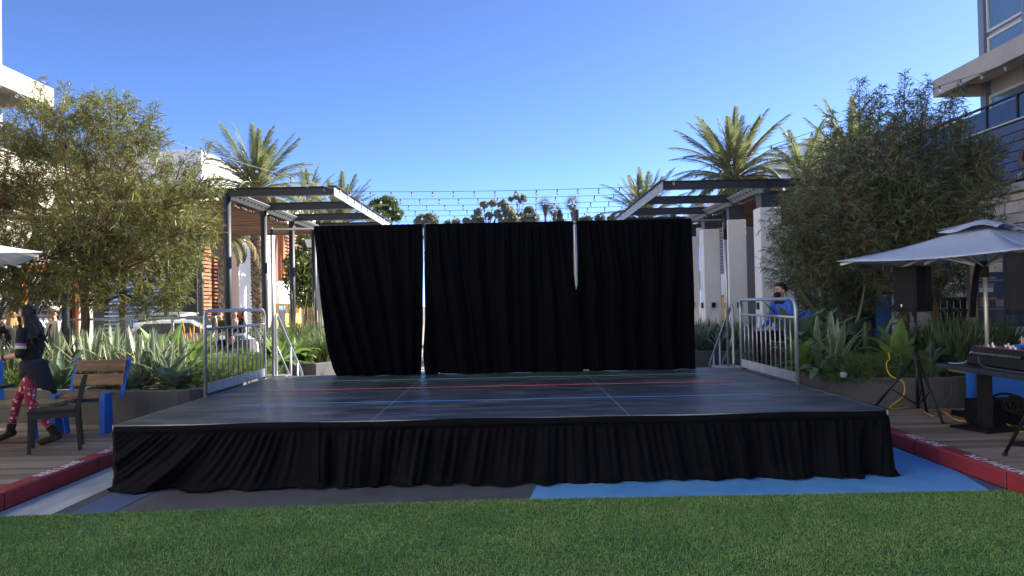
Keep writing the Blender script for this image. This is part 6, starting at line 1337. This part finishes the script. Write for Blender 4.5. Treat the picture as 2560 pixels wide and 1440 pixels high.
# sitting people beyond the guard rail
SIT = dict(pel=(0,0,.50), neck=(0,.02,1.02), head=(0,.05,1.17), shL=(-.18,.02,.97), shR=(.18,.02,.97), elL=(-.23,.06,.72), elR=(.23,.06,.72), wrL=(-.14,.28,.62), wrR=(.14,.28,.62), hipL=(-.09,.02,.48), hipR=(.09,.02,.48), knL=(-.11,.44,.50), knR=(.11,.44,.50), anL=(-.11,.42,.10), anR=(.11,.42,.10), toL=(-.12,.58,.03), toR=(.12,.58,.03))
for (px, Y, yaw, top, bot, skin, hair, hs, lab, z) in ((553,21.5,180,'greencloth','greycloth','skinlight','hairdark','short','sitting man in an olive top facing the stage, between the post and the aloes',.50),(588,22.5,200,'pinkcloth','denim','skinlight','hairdark','bob','sitting person in a pink patterned top just right of the steel post',.55),(607,22.0,120,'blackcloth','denim','skintan','hairdark','bob','dark haired sitting person with a red scarf, beside the palm trunk',.55),(535,17.2,250,'navycloth','lavender','skinlight','hairdark','short','person in dark clothes bending over behind the aloe flowers',.25)):
    p = at(px, 840, Y); J = dict(SIT)
    if Y == 17.2: J.update(neck=(0,.36,.86), head=(0,.48,.90), shL=(-.18,.32,.84), shR=(.18,.32,.84), elL=(-.2,.42,.58), elR=(.2,.42,.58), wrL=(-.12,.5,.36), wrR=(.12,.5,.36))
    ex = (lambda T, g, w, wv, hl, k: part('scarf', (lambda m: (m.tube([w((.09*math.cos(a), .03+.09*math.sin(a), 1.03)) for a in np.linspace(0, 6.3, 14)], .03, 7), m)[1])(MB()), K['redcloth'], T, smooth=True)) if hs == 'bob' and top == 'blackcloth' else None
    person(lab, (float(p[0]), Y, z-.12), math.radians(yaw), 1.70, J, dict(top=top, bottom=bot), skin, hair, hairstyle=hs, voxel=.014, extra=ex, group='people sitting beyond the guard rail')
    st_ = solo('seat_block', slab_mb((float(p[0])-.3, Y-.3, 0), (float(p[0])+.3, Y+.3, z+.24)), K['concrete'], 'low concrete block seat under '+{553:'the man in olive',588:'the person in pink',607:'the person with the red scarf',535:'the bending person in dark clothes'}[px], 'seat')
# man in a blue jacket and a second person beyond the pale guard rail
def jacket(T, g, w, wv, hl, k):
    blob('collar', [('C','m',w((-.09,-.02,1.03)),.045*k,w((.09,-.02,1.03)),.045*k), ('C','m',w((-.08,.06,1.0)),.035*k,w((.08,.06,1.0)),.035*k)], {'m': K['blackcloth']}, T, .012)
    mb = MB(); mb.tube([w((.19*math.cos(a), .14*math.sin(a), .74)) for a in np.linspace(0, 6.3, 22)], .010*k, 6); part('hem_stripe', mb, K['badge'], T)
    for q in 'LR': mb = MB(); mb.bar(g['sh'+q]+wv((0,-.01,.055)), g['el'+q]+wv((0,-.055,.0)), .05*k, .012, up=(0,1,0)); part('sleeve_stripe', mb, K['blackcloth'], T)
p = at(1958, 790, 12.4)
person('man in a bright blue jacket and black mask sitting beyond the pale guard rail', (float(p[0]), 12.4, .55), math.radians(112), 1.86, SIT, dict(top='bluecloth', bottom='blackcloth'), 'skinlight', 'hairdark', mask=True, extra=jacket)
solo('seat_block', slab_mb((float(p[0])-.30, 12.15, 0), (float(p[0])+.35, 12.7, .84)), K['concrete'], 'concrete ledge under the man in the bright blue jacket', 'seat')
p = at(2027, 790, 16.2)
person('person in a bright blue top with a stretched out arm, behind the tall agave', (float(p[0]), 16.2, .10), math.radians(165), 1.55, dict(elR=(.36,.10,1.26), wrR=(.55,.22,1.14), elL=(-.25,.05,1.14)), dict(top='bluecloth', bottom='denim'), 'skintan', 'hairdark', mask=True, hairstyle='bob')
# the person at the mixer
p = at(2575, 800, 8.05)
person('person in black with magenta hair leaning over the sound mixer', (6.22, 8.02, DZ), math.radians(90), 1.68, dict(pel=(0,-.02,.93), neck=(0,.26,1.36), head=(0,.37,1.47), shL=(-.18,.22,1.32), shR=(.18,.22,1.32), elL=(-.25,.34,1.07), wrL=(-.16,.56,1.05), elR=(.24,.36,1.10), wrR=(.03,.54,1.075), palmL=(0,.2,-1), palmR=(0,.2,-1)), dict(top='blackcloth', bottom='blackcloth', sleeve='mid'), 'skinlight', 'hairpink', voxel=.0075, hairstyle='long', curl=.55, head_pitch=-.5)
person('seated person at the cafe table, one hand resting on the table top', (-6.42, 8.02, DZ-.05), math.radians(-90), 1.70, dict(SIT, elR=(.24,.30,.86), wrR=(.12,.86,.80), elL=(-.24,.30,.84), wrL=(-.12,.60,.80), palmR=(0,0,-1)), dict(top='lavender', bottom='denim', sleeve='mid'), 'skinlight', 'hairdark', hairstyle='bob', curl=.5)
solo('stool', slab_mb((-6.6, 7.8, DZ), (-6.15, 8.2, .56)), K['blacksteel'], 'black stool under the seated person at the cafe table', 'stool')

# things that look alike are told apart by their order from the left
ORD = ('leftmost', 'second from the left', 'third from the left', 'fourth from the left', 'fifth from the left', 'sixth from the left', 'seventh from the left')
alike = {}
for o in list(SC.objects):
    if o.parent is None and 'label' in o: alike.setdefault(o['label'], []).append(o)
def screen_x(o):
    d = np.array(o.location)-CAM_P; return float(d @ CR)/max(.1, float(d @ CF))
for lab, L in alike.items():
    if 1 < len(L) <= 7:
        for k, o in enumerate(sorted(L, key=screen_x)): o['label'] = lab+', '+(ORD[k] if k < len(L)-1 or len(L) > 7 else 'rightmost')
